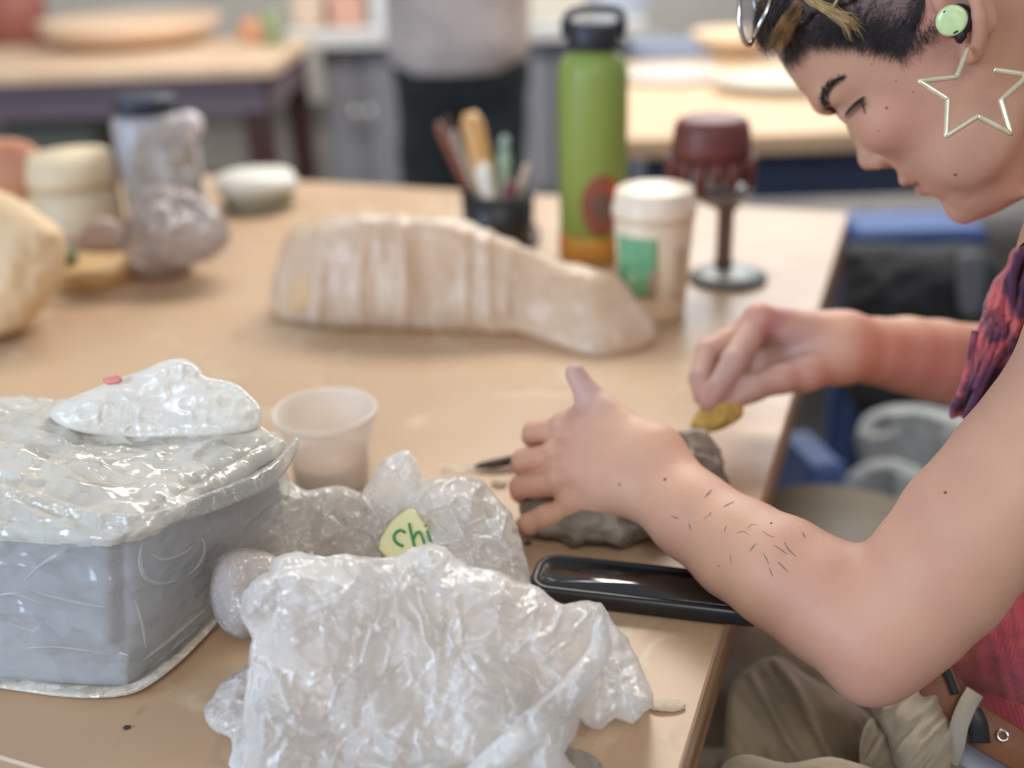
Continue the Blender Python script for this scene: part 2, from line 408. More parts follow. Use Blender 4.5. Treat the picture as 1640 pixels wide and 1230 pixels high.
# ---- work table (right edge runs along E, far edge along G)
EDIR=np.array([.36,.933]); EDIR/=np.linalg.norm(EDIR); GDIR=np.array([-EDIR[1],EDIR[0]])
CORN=np.array([.043,.329]); TL=1.275; TWD=2.45; ROT=math.atan2(EDIR[1],EDIR[0])-math.pi/2
def tp(a,b,z): # a along right edge from near corner, b inward from right edge
    q=CORN+EDIR*a+GDIR*b; return (q[0],q[1],z)
m_top=mat('work_table_board',(194,165,135),.36,col2=(182,152,122),nscale=3.5,bump=.12,bscale=220,spec=.45,bumpd=.0006)
nt=m_top.node_tree; b=nt.nodes['Principled BSDF']  # dried slip smears
def smear(m,col,sc,lo,hi,dist=2.0):
    nt=m.node_tree;N=nt.nodes;L=nt.links;b=N['Principled BSDF']; src=b.inputs['Base Color'].links[0].from_socket if b.inputs['Base Color'].links else None
    tc=N.new('ShaderNodeTexCoord'); n=N.new('ShaderNodeTexNoise'); n.inputs['Scale'].default_value=sc; n.inputs['Detail'].default_value=6; n.inputs['Distortion'].default_value=dist; L.new(tc.outputs['Object'],n.inputs['Vector'])
    r=N.new('ShaderNodeMapRange'); r.inputs['From Min'].default_value=lo; r.inputs['From Max'].default_value=hi; L.new(n.outputs[0],r.inputs['Value'])
    mx=N.new('ShaderNodeMixRGB'); L.new(r.outputs[0],mx.inputs[0])
    if src: L.new(src,mx.inputs[1])
    else: mx.inputs[1].default_value=b.inputs['Base Color'].default_value
    mx.inputs[2].default_value=(*lin(col),1); L.new(mx.outputs[0],b.inputs['Base Color'])
smear(m_top,(202,184,156),9,.58,.72); smear(m_top,(168,140,110),23,.64,.72,1)
m_edge=mat('table_edge_wood',(170,134,96),.55,col2=(118,84,56),nscale=9,stretch=(1,1,14),bump=.3,bscale=40)
m_edge2=mat('table_edge_ply',(196,162,120),.5,col2=(172,136,96),nscale=16,stretch=(1,1,6))
t=thing('work_table',tp(TL/2,TWD/2,0),'large pale wooden work table with thick wood edge, in the foreground','table')
def bx(a0,a1,b0,b1,z0,z1,bev=.002):
    c=tp((a0+a1)/2,(b0+b1)/2,(z0+z1)/2); V,Fc=box(c,(abs(b1-b0),abs(a1-a0),z1-z0),ROT,bev); return V,Fc
o=auto('tabletop',*bx(0,TL,0,TWD,TZ-.022,TZ,.0015),m_top,t,False)
fixn(o)
for nm,r in(('side_rail',(0.004,TL-.004,.004,.03,TZ-.075,TZ-.022)),('side_rail',(0.004,TL-.004,TWD-.03,TWD-.004,TZ-.075,TZ-.022)),('end_rail',(.004,.03,.03,TWD-.03,TZ-.075,TZ-.022)),('end_rail',(TL-.03,TL-.004,.03,TWD-.03,TZ-.075,TZ-.022))):
    fixn(auto(nm,*bx(*r),m_edge,t,False))
for a in(.16,TL-.09):
    for b_ in(.14,TWD-.14): fixn(auto('leg',*bx(a-.04,a+.04,b_-.04,b_+.04,0,TZ-.022),m_edge2,t,False))
# ================================================================== PERSON
m_skin=mat('skin',(205,162,135),.52,col2=(196,150,127),nscale=16,bump=.4,bscale=420,spec=.35,sss=.18,bumpd=.0006)
nt=m_skin.node_tree;N=nt.nodes;L=nt.links;b=N['Principled BSDF']
def mixattr(name,col,fac=1.0):
    src=b.inputs['Base Color'].links[0].from_socket; a=N.new('ShaderNodeAttribute'); a.attribute_name=name
    mm=N.new('ShaderNodeMath'); mm.operation='MULTIPLY'; mm.inputs[1].default_value=fac; mm.use_clamp=True; L.new(a.outputs['Fac'],mm.inputs[0])
    mx=N.new('ShaderNodeMixRGB'); L.new(mm.outputs[0],mx.inputs[0]); L.new(src,mx.inputs[1]); mx.inputs[2].default_value=(*lin(col),1); L.new(mx.outputs[0],b.inputs['Base Color'])
mixattr('blush',(194,122,112),.65); mixattr('lip',(178,112,108),.7); mixattr('stubble',(84,74,78),.8); mixattr('claydust',(176,160,168),.6)
# head frame
HS=.94e-3; HD=.72; HO=W(1530,35,HD)
v0=ray(1530,35); v0=v0/np.linalg.norm(v0)
_r1=vr-v0*(vr@v0); _r1/=np.linalg.norm(_r1); _u1=np.cross(_r1,v0); _u1=_u1 if _u1@vu>0 else -_u1
_t=math.radians(52); _tn=math.radians(12)
_F=-_r1*math.cos(_t)-_u1*math.sin(_t); HU=-_r1*math.sin(_t)+_u1*math.cos(_t); _L=-v0
HF=_F*math.cos(_tn)-_L*math.sin(_tn); HL=_L*math.cos(_tn)+_F*math.sin(_tn)
def H(x,f,u): return HO+HS*(x*HL+f*HF+u*HU)
def hl(px,py,x):
    w=ray(px,py); s=((HO+HL*x*HS-CAM)@HL)/(w@HL); X=CAM+w*s-HO; return (x,float(X@HF)/HS,float(X@HU)/HS)
HA=np.array([HL,HF,HU])
US=np.arange(-130,134,.5)
def tab(pts,s=5):
    pts=sorted(pts); y=np.interp(US,[p[0] for p in pts],[p[1] for p in pts]); k=np.exp(-.5*(np.arange(-12,13)*.5/ (s*.5))**2);k/=k.sum()
    return np.convolve(np.pad(y,12,mode='edge'),k,mode='valid')
FT=tab([(132,5),(128,25),(120,52),(110,72),(98,88),(86,96.5),(67,103),(50,105),(40,105.8),(33,105.6),(24,103.5),(14,98.5),(5,98),(-10,98),(-25,99),(-38,103),(-50,105.5),(-60,103.5),(-70,103),(-78,101.5),(-85,99),(-92,100.5),(-101,101),(-110,97.5),(-117,87),(-121,78),(-124,66),(-127,50)],3)
BT=tab([(132,-5),(128,-28),(118,-52),(105,-68),(90,-78),(60,-86),(30,-84),(0,-76),(-20,-60),(-40,-38),(-55,-20),(-65,-6),(-80,6),(-95,20),(-105,34),(-118,48),(-127,50)],5)
WT=tab([(132,2),(128,28),(120,44),(108,57),(90,68),(60,75),(30,75),(10,74),(-10,71),(-30,67),(-45,64),(-60,60),(-75,53),(-90,45),(-100,38),(-110,30),(-118,22),(-124,12),(-128,2)],5)
PT=tab([(132,2),(60,2.1),(30,2.35),(0,2.25),(-30,2.0),(-60,1.9),(-90,2.0),(-128,2.1)],5)
def headf(P):
    q=(P-HO)@HA.T/HS; x=np.abs(q[:,0]); f=q[:,1]; u=q[:,2]; ui=np.clip((u-US[0])/.5,0,len(US)-1.001); i=ui.astype(int); t=ui-i
    g=lambda A:A[i]*(1-t)+A[np.minimum(i+1,len(A)-1)]*t
    Fr,Bk,Wd,pw=g(FT),g(BT),np.maximum(g(WT),2),g(PT)
    # widest point sits toward the back third
    c=Bk+(Fr-Bk)*.42; Hf=np.where(f>c,Fr-c,c-Bk)
    gg=((x/Wd)**pw+(np.abs(f-c)/Hf)**pw)**(1/pw)
    d=(gg-1)*np.minimum(Wd,Hf)*.9
    over=np.maximum(u-132,-128-u); return np.maximum(d,over)*HS
mm=lambda v:v*HS
def he(c,r,k,op='u',tilt=0,yaw=0):
    A=HA.copy()
    if tilt: ct,st=math.cos(math.radians(tilt)),math.sin(math.radians(tilt)); A=np.array([HA[0],HA[1]*ct+HA[2]*st,-HA[1]*st+HA[2]*ct])
    if yaw: cy,sy=math.cos(math.radians(yaw)),math.sin(math.radians(yaw)); A=np.array([A[0]*cy+A[1]*sy,-A[0]*sy+A[1]*cy,A[2]])
    return ell(H(*c),[mm(a) for a in r],A,mm(k),op)
def hc(a,b_,ra,rb,k,op='u'): return cap(H(*a),H(*b_),mm(ra),mm(rb),mm(k),op)
head=[(headf,H(0,10,0),mm(150),mm(8),'u')]
def eyel(px,py,r,s):
    c=H(31,80.5,12); v=ray(px,py); v=v/np.linalg.norm(v); oc=CAM-c; bq_=oc@v; dq=bq_*bq_-(oc@oc-(r*HS)**2); p=CAM+v*(-bq_-math.sqrt(max(dq,0)))
    q=(p-HO)@HA.T/HS; return H(s*q[0],q[1],q[2])
for s in(1,-1):
    head+=[he((s*33,98,15),(17,13,13),14,'s'),            # orbit
           he((s*31,80,14),(15.5,14.5,13.5),5),             # lids over the eyeball
           hc((s*14,98,31),(s*46,82,33),7,6,12),            # brow ridge
           he((s*40,72,-14),(20,20,16),22),ell(eyel(1381,166,13.6,s),(.0022,.0030,.0034),None,.0008,'s'),
           *[cap(eyel(*a_,15.6,s),eyel(*b_,15.6,s),.0006,.0006,.0012,'s') for a_,b_ in(((1356,162),(1366,155)),((1366,155),(1380,149)))],                 # cheekbone
           he((s*44,40,-70),(14,30,20),20)]                 # jaw muscle
head+=[hc((0,93,14),(0,100,0),7.5,7,10),hc((0,100,0),(0,111,-19),7,7.2,6),he((0,112,-24),(9.5,10.5,8.5),6)]
for s in(1,-1): head+=[he((s*11,104,-29),(7,10,7.5),5),he((s*6,106,-37),(3.4,5.5,3),2.5,'s')]
head+=[hc((0,112,-32),(0,103,-40),3.6,4,4),
       he((0,101.5,-54.5),(22,9,6.2),6),he((0,100,-69),(19,8.2,6.5),6),he((0,93,-101),(17,12,12),12)]
for s in(1,-1): head.append(hc((0,111,-62),(s*24,94,-63.5),1.3,1.1,2.2,'s'))
for s in(1,-1): head.append(hc((s*24,93,-63),(s*27,89,-66),2,1.5,5,'s'))
def ear(s):
    # rim of the ear from the lobe round the helix to its root
    def Q(px,py,x): a=hl(px,py,x); return H(s*x,a[1],a[2])
    rim=[Q(1557,88,77),Q(1566,70,81),Q(1569,44,85),Q(1566,14,88),Q(1556,-16,88),Q(1537,-40,85),Q(1512,-48,81),Q(1497,-34,77),Q(1500,-12,74)]
    sp_=spline(rim,3); g=chain(sp_,[mm(4.6 if i<9 else 3.9) for i in range(len(sp_))],mm(1))
    return [('group',[ell(Q(1542,12,78),(mm(5),mm(13),mm(24)),HA,mm(4)),ell(Q(1533,20,85),(mm(7),mm(10),mm(12)),HA,mm(4),'s')]+g+[ell(Q(1556,84,77),(mm(5),mm(8),mm(7)),HA,mm(4)),ell(Q(1512,42,74),(mm(4),mm(6),mm(7)),HA,mm(3))],mm(3))]
head+=ear(1)+ear(-1)
# torso, neck
SH_N=W(1802,505,.61); SH_F=W(1775,330,.93); NK=(SH_N+SH_F)/2+np.array([-.01,0,.055]); WA=W(1690,1120,.79)
CH=(SH_N+SH_F)/2*.72+WA*.28
lat=(SH_N-SH_F)/np.linalg.norm(SH_N-SH_F)
NKb=NK+np.array([.035,0,.03]); neck=[cap(H(0,-34,2),NKb,.052,.050,.03),cap(NKb,(SH_N+SH_F)/2+np.array([.04,0,0]),.052,.055,.03)]
torso=[cap(SH_N-lat*.045,SH_F+lat*.045,.045,.045,.04),cap((SH_N+SH_F)/2+np.array([.03,0,-.06])+lat*.05,WA+np.array([.03,0,0])+lat*.04,.07,.07,.04),cap((SH_N+SH_F)/2+np.array([.03,0,-.06])-lat*.05,WA+np.array([.03,0,0])-lat*.04,.07,.07,.04)]
# near arm
upA=chain([SH_N,W(1735,632,.611),W(1640,752,.612),W(1557,845,.613),W(1500,920,.615),W(1452,974,.618),W(1404,1016,.622)],[.049,.0425,.0418,.0412,.0402,.0378,.0352],.004)
foA=chain([W(1404,1016,.622),W(1335,968,.640),W(1250,917,.664),W(1185,880,.688),W(1112,828,.715)],[.0340,.0378,.0356,.0335,.0288],.004)
foB=[cap(W(1112,828,.715),W(1050,729,.747),.0262,.0200,.010),cap(W(1112,828,.715),W(1016,777,.747),.0262,.0208,.010),ell(W(1388,1078,.620),(.016,.016,.016),None,.015)]
armn=[('group',upA,.01),('group',foA,.012)]+foB
# left hand over the clay
LH_w=[W(1046,728,.749),W(1014,778,.749)]
MI,MM,MR,MP=W(914,688,.774),W(903,729,.769),W(908,772,.765),W(932,812,.762)
palm=[cap(LH_w[0],MI,.0185,.0118,.012),cap((LH_w[0]+LH_w[1])/2,MM,.0195,.0125,.012),cap((LH_w[0]+LH_w[1])/2,MR,.0195,.0122,.012),cap(LH_w[1],MP,.0185,.0115,.012),
      ell(W(965,748,.775),(.032,.026,.016),None,.012)]
def fing(pts,rad): return ('group',chain(pts,rad,.004),.007)
fI=chain([MI,W(856,692,.783),W(853,700,.803),W(862,708,.815)],[.0108,.0087,.0079,.0070],.002)
fM=chain([MM,W(838,738,.777),W(836,744,.797),W(846,752,.812)],[.0110,.0088,.0080,.0072],.002)
fR=chain([MR,W(835,780,.772),W(834,788,.790),W(842,798,.803)],[.0108,.0087,.0079,.0070],.002)
fP=chain([MP,W(874,828,.758),W(848,839,.762),W(840,842,.772)],[.0105,.0087,.0078,.0070],.003)
knk=[ell(p,(.0085,)*3,None,.006) for p in(W(900,678,.769),W(890,722,.764),W(893,767,.760),W(912,806,.757))]
lth=[cap(W(1030,712,.757),W(968,662,.772),.0150,.0125,.012),cap(W(968,662,.772),W(942,632,.778),.0118,.0098,.005),cap(W(942,632,.778),W(921,598,.780),.0098,.0076,.003),
     cap(W(985,690,.772),W(925,680,.778),.011,.009,.014)]
lnail=[]
lhand=palm+knk+[('group',[('group',fI,.001),('group',fM,.001),('group',fR,.001),('group',fP,.001)],.004)]+[('group',lth,.010)]
# far arm, right hand holding the rib
armf=chain([SH_F,W(1720,650,.965),W(1640,615,.96),W(1560,590,.955),W(1500,578,.945),W(1450,568,.933),W(1400,562,.918),W(1348,558,.902)],[.043,.041,.0415,.0395,.0368,.0335,.0290,.0258],.003)
RW1,RW2=W(1348,545,.905),W(1340,572,.898)
rI,rM,rR,rP=W(1217,513,.885),W(1196,530,.902),W(1205,545,.918),W(1225,560,.930)
rpalm=[cap(RW1,rI,.0215,.0128,.012),cap(RW1,rM,.0205,.012,.012),cap(RW1,rR,.020,.012,.012),cap(RW2,rP,.020,.011,.012),
       cap(W(1262,575,.905),W(1218,587,.912),.016,.012,.01),cap(RW2,W(1288,598,.880),.0215,.0150,.012),ell(W(1212,505,.882),(.0095,)*3,None,.006)]
ri=chain([rI,W(1176,578,.866),W(1150,622,.860),W(1134,648,.858)],[.0122,.0108,.0092,.0076],.003)
rm=chain([rM,W(1133,562,.893),W(1120,605,.878),W(1124,636,.868)],[.0115,.0098,.0085,.0072],.003)
rr=chain([rR,W(1158,560,.915),W(1152,592,.905),W(1178,606,.897)],[.0108,.0092,.008,.007],.003)
rp=chain([rP,W(1185,572,.935),W(1180,596,.922),W(1205,602,.912)],[.010,.0085,.0075,.0065],.003)
rt=chain([W(1290,598,.880),W(1252,606,.872),W(1205,622,.866),W(1168,645,.864)],[.0150,.0120,.0105,.0080],.006)
rhand=rpalm+[('group',[('group',ri,.001),('group',rm,.001),('group',rr,.001),('group',rp,.001)],.006),('group',rt,.006)]
body_prims=[('group',head,0),('group',neck,.035),('group',torso,.05),('group',armn,.02),('group',lhand,.014),('group',armf,.02),('group',rhand,.014)]
PB=thing('person',WA-np.array([0,0,.2]),'person seated at table in sleeveless tie-dye top and khaki trousers, bent over grey clay','person')
V,fi=sculpt(body_prims,.0016)
print('body',len(V),len(fi),time.time()-T0)
# soft creases and veins
Nn=vnormals(V,fi)
V0=V.copy()
hq=(V-HO)@HA.T/HS
def near(p,r): return np.exp(-((V0-np.array(p))**2).sum(1)/(r*r))
kn=sum(near(p,.012) for p in(MI,MM,MR,MP))
V=V-Nn*(kn*.0007*ridged(V0,260,2,2))[:,None]
wr=sum(near(p,.007) for p in(W(856,692,.775),W(838,738,.770),W(835,780,.765),W(872,830,.763)))
def segd(a,b2):
    e=b2-a; t=np.clip(((V0-a)@e)/(e@e),0,1); return np.sqrt(((V0-a-t[:,None]*e)**2).sum(1)),t
for m_,w_ in((MI,.25),(MM,.45),(MR,.65),(MP,.85)):
    wpt=LH_w[0]*(1-w_)+LH_w[1]*w_; up=np.array([0,-.45,.9])*.012
    dd_,tt_=segd(wpt+up,m_+up*.8); V=V+Nn*(.0011*np.exp(-(dd_/.0052)**2)*np.sin(np.pi*np.clip(tt_,.0,1))**.7)[:,None]
V=V-Nn*(wr*.0006*ridged(V0,500,4,2))[:,None]
body=quadmesh('body',V,fi,m_skin,PB)
def hn(x,f,u,r): return np.exp(-(((hq-np.array([x,f,u]))/r)**2).sum(1))
bl=hn(60,60,-20,28)*.6+hn(73,-10,0,30)*.7+hn(0,112,-28,13)*.6+near(W(1385,1085,.62),.045)*.4+near(W(1480,1000,.6),.06)*.15
bl+=sum(near(p,.016) for p in(MI,MM,MR,MP))*.35+sum(near(p,.014) for p in(W(853,700,.79),W(836,744,.785),W(834,788,.78),W(842,842,.776)))*.8
bl+=near(W(1217,510,.88),.02)*.5+near(W(1134,648,.855),.014)*.7+near(W(1270,600,.87),.025)*.5+near(W(1400,590,.9),.05)*.3
bl+=.25*np.clip(fbm(V0,22,9,2),0,1)*.8
attr(body,'blush',np.clip(bl,0,1))
lipm=np.maximum(hn(0,106,-56,9)*0,0)
lx=np.abs(hq[:,0]); lipm=np.exp(-((hq[:,2]+62.5)/8.5)**4)*(lx<25)*np.clip((26-lx)/4,0,1)*(hq[:,1]>92)
attr(body,'lip',lipm)
# short hair shading at the hairline (undercut), from points on the near side
hf,hu=hq[:,1],hq[:,2]
hair_line=[hl(1268,96,50)[1:],hl(1300,58,60)[1:],hl(1350,58,68)[1:],hl(1400,68,72)[1:],hl(1440,80,73)[1:],hl(1470,45,74)[1:],hl(1478,8,74)[1:],hl(1500,-40,74)[1:]]
poly=[tuple(p) for p in hair_line]+[(20,90),(-30,70),(-45,20),(-60,-10),(-120,-10),(-120,160),(160,160),(125,84)]
inside=inpoly(np.c_[hf,hu],poly); dpl=dpoly(np.c_[hf,hu],poly)
wob=fbm(V0,180,5,3)*5
st=np.clip((np.where(inside,dpl,-dpl)+wob)/5+.35,0,1)*(hu>-20)*(np.linalg.norm(hq,axis=1)<175)
attr(body,'stubble',st)
attr(body,'claydust',np.clip(near(W(1260,560,.89),.03)*.8+near(W(1160,600,.86),.04)*.7+near(W(935,610,.775),.03)*.7+near(W(950,840,.76),.02)*.4,0,1))
# ray helper onto the skin
bvh=bvhtree.BVHTree.FromPolygons([tuple(v) for v in V],[tuple(f) for f in fi.tolist()])
def hit(px,py,lift=0):
    v=ray(px,py); v=v/np.linalg.norm(v); r=bvh.ray_cast(Vector(CAM),Vector(v))
    if r[0] is None: return None,None
    n=np.array(r[1]); n=n if n@v<0 else -n
    return np.array(r[0])+n*lift,n
def pchild(name,V,Fc,m,smooth=True): return part(name,V,Fc,m,PB,smooth)
# ---- eye
m_eye=mat('eye_white',(214,206,200),.15,coat=.5); m_dark=mat('lash_black',(26,20,22),.5); m_iris=mat('iris_brown',(66,52,40),.1,coat=1)
for s in(1,-1):
    V,Fc=[],[]
    c=H(s*31,80.5,12); n1,n2=18,24
    for i in range(n1+1):
        for j in range(n2):
            a=math.pi*i/n1;b2=2*math.pi*j/n2; V.append(c+mm(13.2)*np.array([math.sin(a)*math.cos(b2),math.sin(a)*math.sin(b2),math.cos(a)]))
    for i in range(n1):
        for j in range(n2): Fc.append((i*n2+j,i*n2+(j+1)%n2,(i+1)*n2+(j+1)%n2,(i+1)*n2+j))
    ey=pchild('eyeball',V,Fc,m_eye)
def strands(name,lines,rad,m,parent=PB,n=3,taper=.25):
    VV=[];FF=[]
    for P,r in zip(lines,rad):
        k=len(P); rs=[r*(1-(1-taper)*(i/(k-1))**1.5) for i in range(k)]
        v,f=tube(P,rs,n); b0=len(VV); VV+=list(v); FF+=[tuple(x+b0 for x in q) for q in f]
    return auto(name,VV,FF,m,parent)
# lash line
LL=[];RR=[]
for k in range(26):
    t=k/25; px=1356+28*t; py=179-25*t-3*math.sin(math.pi*t)
    p,n=hit(px,py,.0003)
    if p is None: continue
    LL.append([p,p+n*.002+ (-HU*.5+HF*.4)*.0035+HL*.0008,p+n*.0028+(-HU*.9+HF*.2)*.006]); RR.append(.00035)
pts=[hit(1356+28*t,180-25*t-3*math.sin(math.pi*t),.0002)[0] for t in np.linspace(0,1,12)]; pts=[p for p in pts if p is not None]
if len(pts)>2:
    LL.append(pts); RR.append(.0009)
for k in range(9):
    t=k/8; p,n=hit(1381+4*t,162+16*t,.0002)
    if p is not None: LL.append([p,p+n*.0015-HU*.001,p+n*.002-HU*.0025]); RR.append(.0003)
strands('eyelash',LL,RR,m_dark)
ic=eyel(1377,168,13.3,1); 
V,Fc=lathe((0,0,0),[(.0018*math.sin(a),.0018-.0018*math.cos(a)) for a in np.linspace(.01,3.1,9)],14); pchild('iris',[ic+np.array(v)-HL*.0002 for v in V],Fc,m_iris)
lowl=[hit(x,y,.0002)[0] for x,y in((1384,154),(1386,163),(1385,172),(1384,181))]
# ---- eyebrow
m_brow=mat('brow_hair',(40,28,32),.6); LL=[];RR=[]
bp=[(1338,181),(1327,172),(1321,160),(1321,149),(1327,139),(1337,130),(1350,122)]
bs=spline([np.array([*p,0.]) for p in bp],10); wd=[6,8,9,9,8,6,3]
for k in range(330):
    t=random.random()**.9; i=t*(len(bs)-1); c=bs[int(i)]; ww=np.interp(t*6,range(7),wd)
    px=c[0]+random.uniform(-.55,.9)*ww; py=c[1]+random.uniform(-.5,.5)*ww
    p,n=hit(px,py,.0001)
    if p is None: continue
    nx=bs[min(int(i)+3,len(bs)-1)]-bs[max(int(i)-1,0)]; a=math.atan2(nx[1],nx[0])+random.gauss(0,.35)-.3*(t<.4)
    d=(vr*math.cos(a)-vu*math.sin(a)); d=d-n*(d@n); d/=np.linalg.norm(d)+1e-9
    ln=random.uniform(.003,.0055)*(1.1-.4*t); LL.append([p,p+d*ln*.5+n*.0006,p+d*ln+n*.0003]); RR.append(.00022)
strands('eyebrow',LL,RR,m_brow)
# ---- moles and clay smears on skin
m_mole=mat('mole_brown',(96,58,48),.7); m_smear=mat('dried_clay_smear',(138,116,108),.9)
VV=[];FF=[]
for px,py,r in((1530,280,.0011),(1518,177,.0007),(1531,301,.0006),(1396,103,.0005),(1355,208,.0005),(1420,173,.0009),(1065,768,.0012),(992,776,.0009),(1235,838,.0008),(1514,789,.0009),(1435,130,.0005),(1407,210,.0005),(1463,147,.0005)):
    p,n=hit(px,py,0)
    if p is None: continue
    a=np.cross(n,[0,0,1.]);a/=np.linalg.norm(a);b3=np.cross(n,a); b0=len(VV); VV.append(p+n*.0003)
    for k in range(10): VV.append(p+r*(a*math.cos(k*.628)+b3*math.sin(k*.628))+n*.00008)
    FF+=[(b0,b0+1+k,b0+1+(k+1)%10) for k in range(10)]
pchild('mole',VV,FF,m_mole)['kind']='stuff'
VV=[];FF=[]
sm=[[(1128,798),(1134,791),(1140,784)],[(1074,826),(1082,829),(1088,830)],[(1135,827),(1139,820)],[(1158,812),(1166,808),(1177,803)],[(1103,838),(1107,850)],[(1128,832),(1133,826)],[(1163,842),(1160,852)],[(1178,855),(1190,851),(1200,857)],[(1220,850),(1232,858),(1240,860)],[(1200,884),(1206,876),(1212,870)],[(1222,885),(1228,896),(1232,906)],[(1238,872),(1250,880),(1262,888)],[(1232,910),(1238,924)],[(1256,868),(1263,880),(1276,892)],[(1170,888),(1171,902)],[(1150,905),(1153,908)],[(1246,900),(1262,916)],[(1285,852),(1290,862)],[(1196,848),(1204,840),(1215,842)]]
for pl in sm:
    P=spline([np.array([*p,0.]) for p in pl],5); w=random.uniform(.00028,.0007); prev=None
    for i,c in enumerate(P):
        p,n=hit(c[0],c[1],.00012)
        if p is None: prev=None; continue
        d=P[min(i+1,len(P)-1)]-P[max(i-1,0)]; dd=vr*d[0]-vu*d[1]; s_=np.cross(n,dd); s_/=np.linalg.norm(s_)+1e-9; ww=w*math.sin(math.pi*(i+.6)/(len(P)+.2))*random.uniform(.6,1.2)
        VV+=[p-s_*ww,p+s_*ww]; m=len(VV)
        if prev: FF.append((prev[0],prev[1],m-1,m-2))
        prev=(m-2,m-1)
o=pchild('clay_smears',VV,FF,m_smear); o['kind']='stuff'; o['label']='dried grey clay smears on forearm'
# ---- hair
m_hair=mat('dark_brown_hair',(74,62,62),.42,col2=(46,40,44),nscale=60,spec=.5); m_blond=mat('bleached_hair',(232,212,164),.45,col2=(206,176,120),nscale=90)
def scalp(px,py,lift=0.0): return hit(px,py,lift)
caph=[(lambda P:headf(P)-.006,H(0,10,30),mm(160),0,'u')]
# swept-forward mass of hair over the crown
hp=[he((0,2,62),(77,90,72),4)]
def cutp(P):  # keep above the hairline plane
    q=(P-HO)@HA.T/HS
    lim=np.interp(q[:,1],[-90,-50,-15,10,40,70,90,110],[-10,5,52,58,76,82,90,104]); return (lim-q[:,2])*HS
hairp=[(lambda P:np.maximum(headf(P)-.0042-.003*ridged(P,120,3,2),cutp(P)),H(0,5,60),mm(120),0,'u')]
Vh,fh=sculpt(hairp,.0022)
Vh=Vh+vnormals(Vh,fh)*(ridged(Vh*np.array([1,1,1]),160,6,2)*.0016)[:,None]
ho=quadmesh('hair',Vh,fh,m_hair,PB)
LL=[];RR=[]
def strand(px,py,ang,ln,r,liftv=.001,out=.004,curve=0):
    p,n=hit(px,py,liftv)
    if p is None: return
    a=math.radians(ang); d=vr*math.cos(a)-vu*math.sin(a); d=d-n*(d@n)*.85; d/=np.linalg.norm(d)
    sd=np.cross(n,d); P=[p]
    for k in range(1,5):
        t=k/4; P.append(p+d*ln*t+n*out*math.sin(t*2.2)+sd*curve*ln*t*t)
    LL.append(P); RR.append(r)
# undercut hairs following head toward the face and temple
for k in range(2600):
    px=random.uniform(1255,1482); top=-30; 
    line=np.interp(px,[1255,1268,1300,1350,1400,1440,1462,1480],[95,92,62,60,66,78,66,8])
    py=line-abs(random.gauss(0,1))*26-random.uniform(0,3)+2
    if px<1300 and random.random()<.3: continue
    strand(px,py,random.gauss(105 if px<1380 else 125,22),random.uniform(.006,.013),.00017,.0002,.0012,random.uniform(-.4,.4))
for k in range(240):
    px=random.uniform(1436,1500); py=np.interp(px,[1436,1500],[86,40])+random.gauss(0,10)
    strand(px,py,random.gauss(95,25),random.uniform(.004,.008),.00011,.0002,.0012,.5)
strands('short_hair',LL,RR,m_hair)
def lock(pts,D,n,spread,r,m,name,tipspread=1.0):
    C=[W(x,y,D+dz) for x,y,dz in pts]; C=spline(C,5); LLs=[];RRs=[]
    for k in range(n):
        a=random.uniform(0,6.28); q=math.sqrt(random.random())*spread; o_=vr*math.cos(a)*q+vu*math.sin(a)*q+vd*random.uniform(-1,1)*spread*.6
        P=[c+o_*(1+(tipspread-1)*i/len(C))*(.8+.4*math.sin(i*.7+k)) for i,c in enumerate(C)]
        cut=random.randint(int(len(P)*.75),len(P)); LLs.append(P[:cut]); RRs.append(r*random.uniform(.7,1.3))
    strands(name,LLs,RRs,m)
def dep(px,py,df):
    p,n=hit(px,py); return float((p-CAM)@vd) if p is not None else df
dA=dep(1300,75,.68)-.006
d1=dep(1350,40,.66)-.010
lock([(1262,-40,0),(1300,0,0),(1340,22,0),(1370,38,.002),(1386,56,.004)],d1,60,.0028,.00022,m_blond,'blond_lock',1.9)
lock([(1300,-5,0),(1330,22,0),(1352,40,.002),(1362,62,.004)],d1,34,.0018,.00020,m_blond,'blond_lock',1.7)
lock([(1345,-12,0),(1338,3,0),(1332,14,0)],d1-.002,12,.001,.00018,m_blond,'blond_lock')
d2=dep(1272,70,.70)-.006
m_gold=mat('golden_hair',(186,142,84),.45,col2=(120,84,52),nscale=90)
lock([(1300,-20,-.022),(1284,8,-.018),(1264,34,-.013),(1250,60,-.010),(1236,84,-.006)],d2,260,.0045,.00026,m_gold,'golden_lock',1.5)
m_mid=mat('brown_hair',(104,84,68),.4,col2=(66,52,46),nscale=80)
lock([(1250,-25,-.006),(1232,5,-.002),(1226,36,0),(1222,60,0),(1230,80,0)],d2,420,.0085,.00028,m_mid,'front_hair',.8)
lock([(1275,-20,-.012),(1250,15,-.008),(1236,45,-.002),(1228,74,0)],d2,300,.0070,.00028,m_hair,'front_hair',.9)
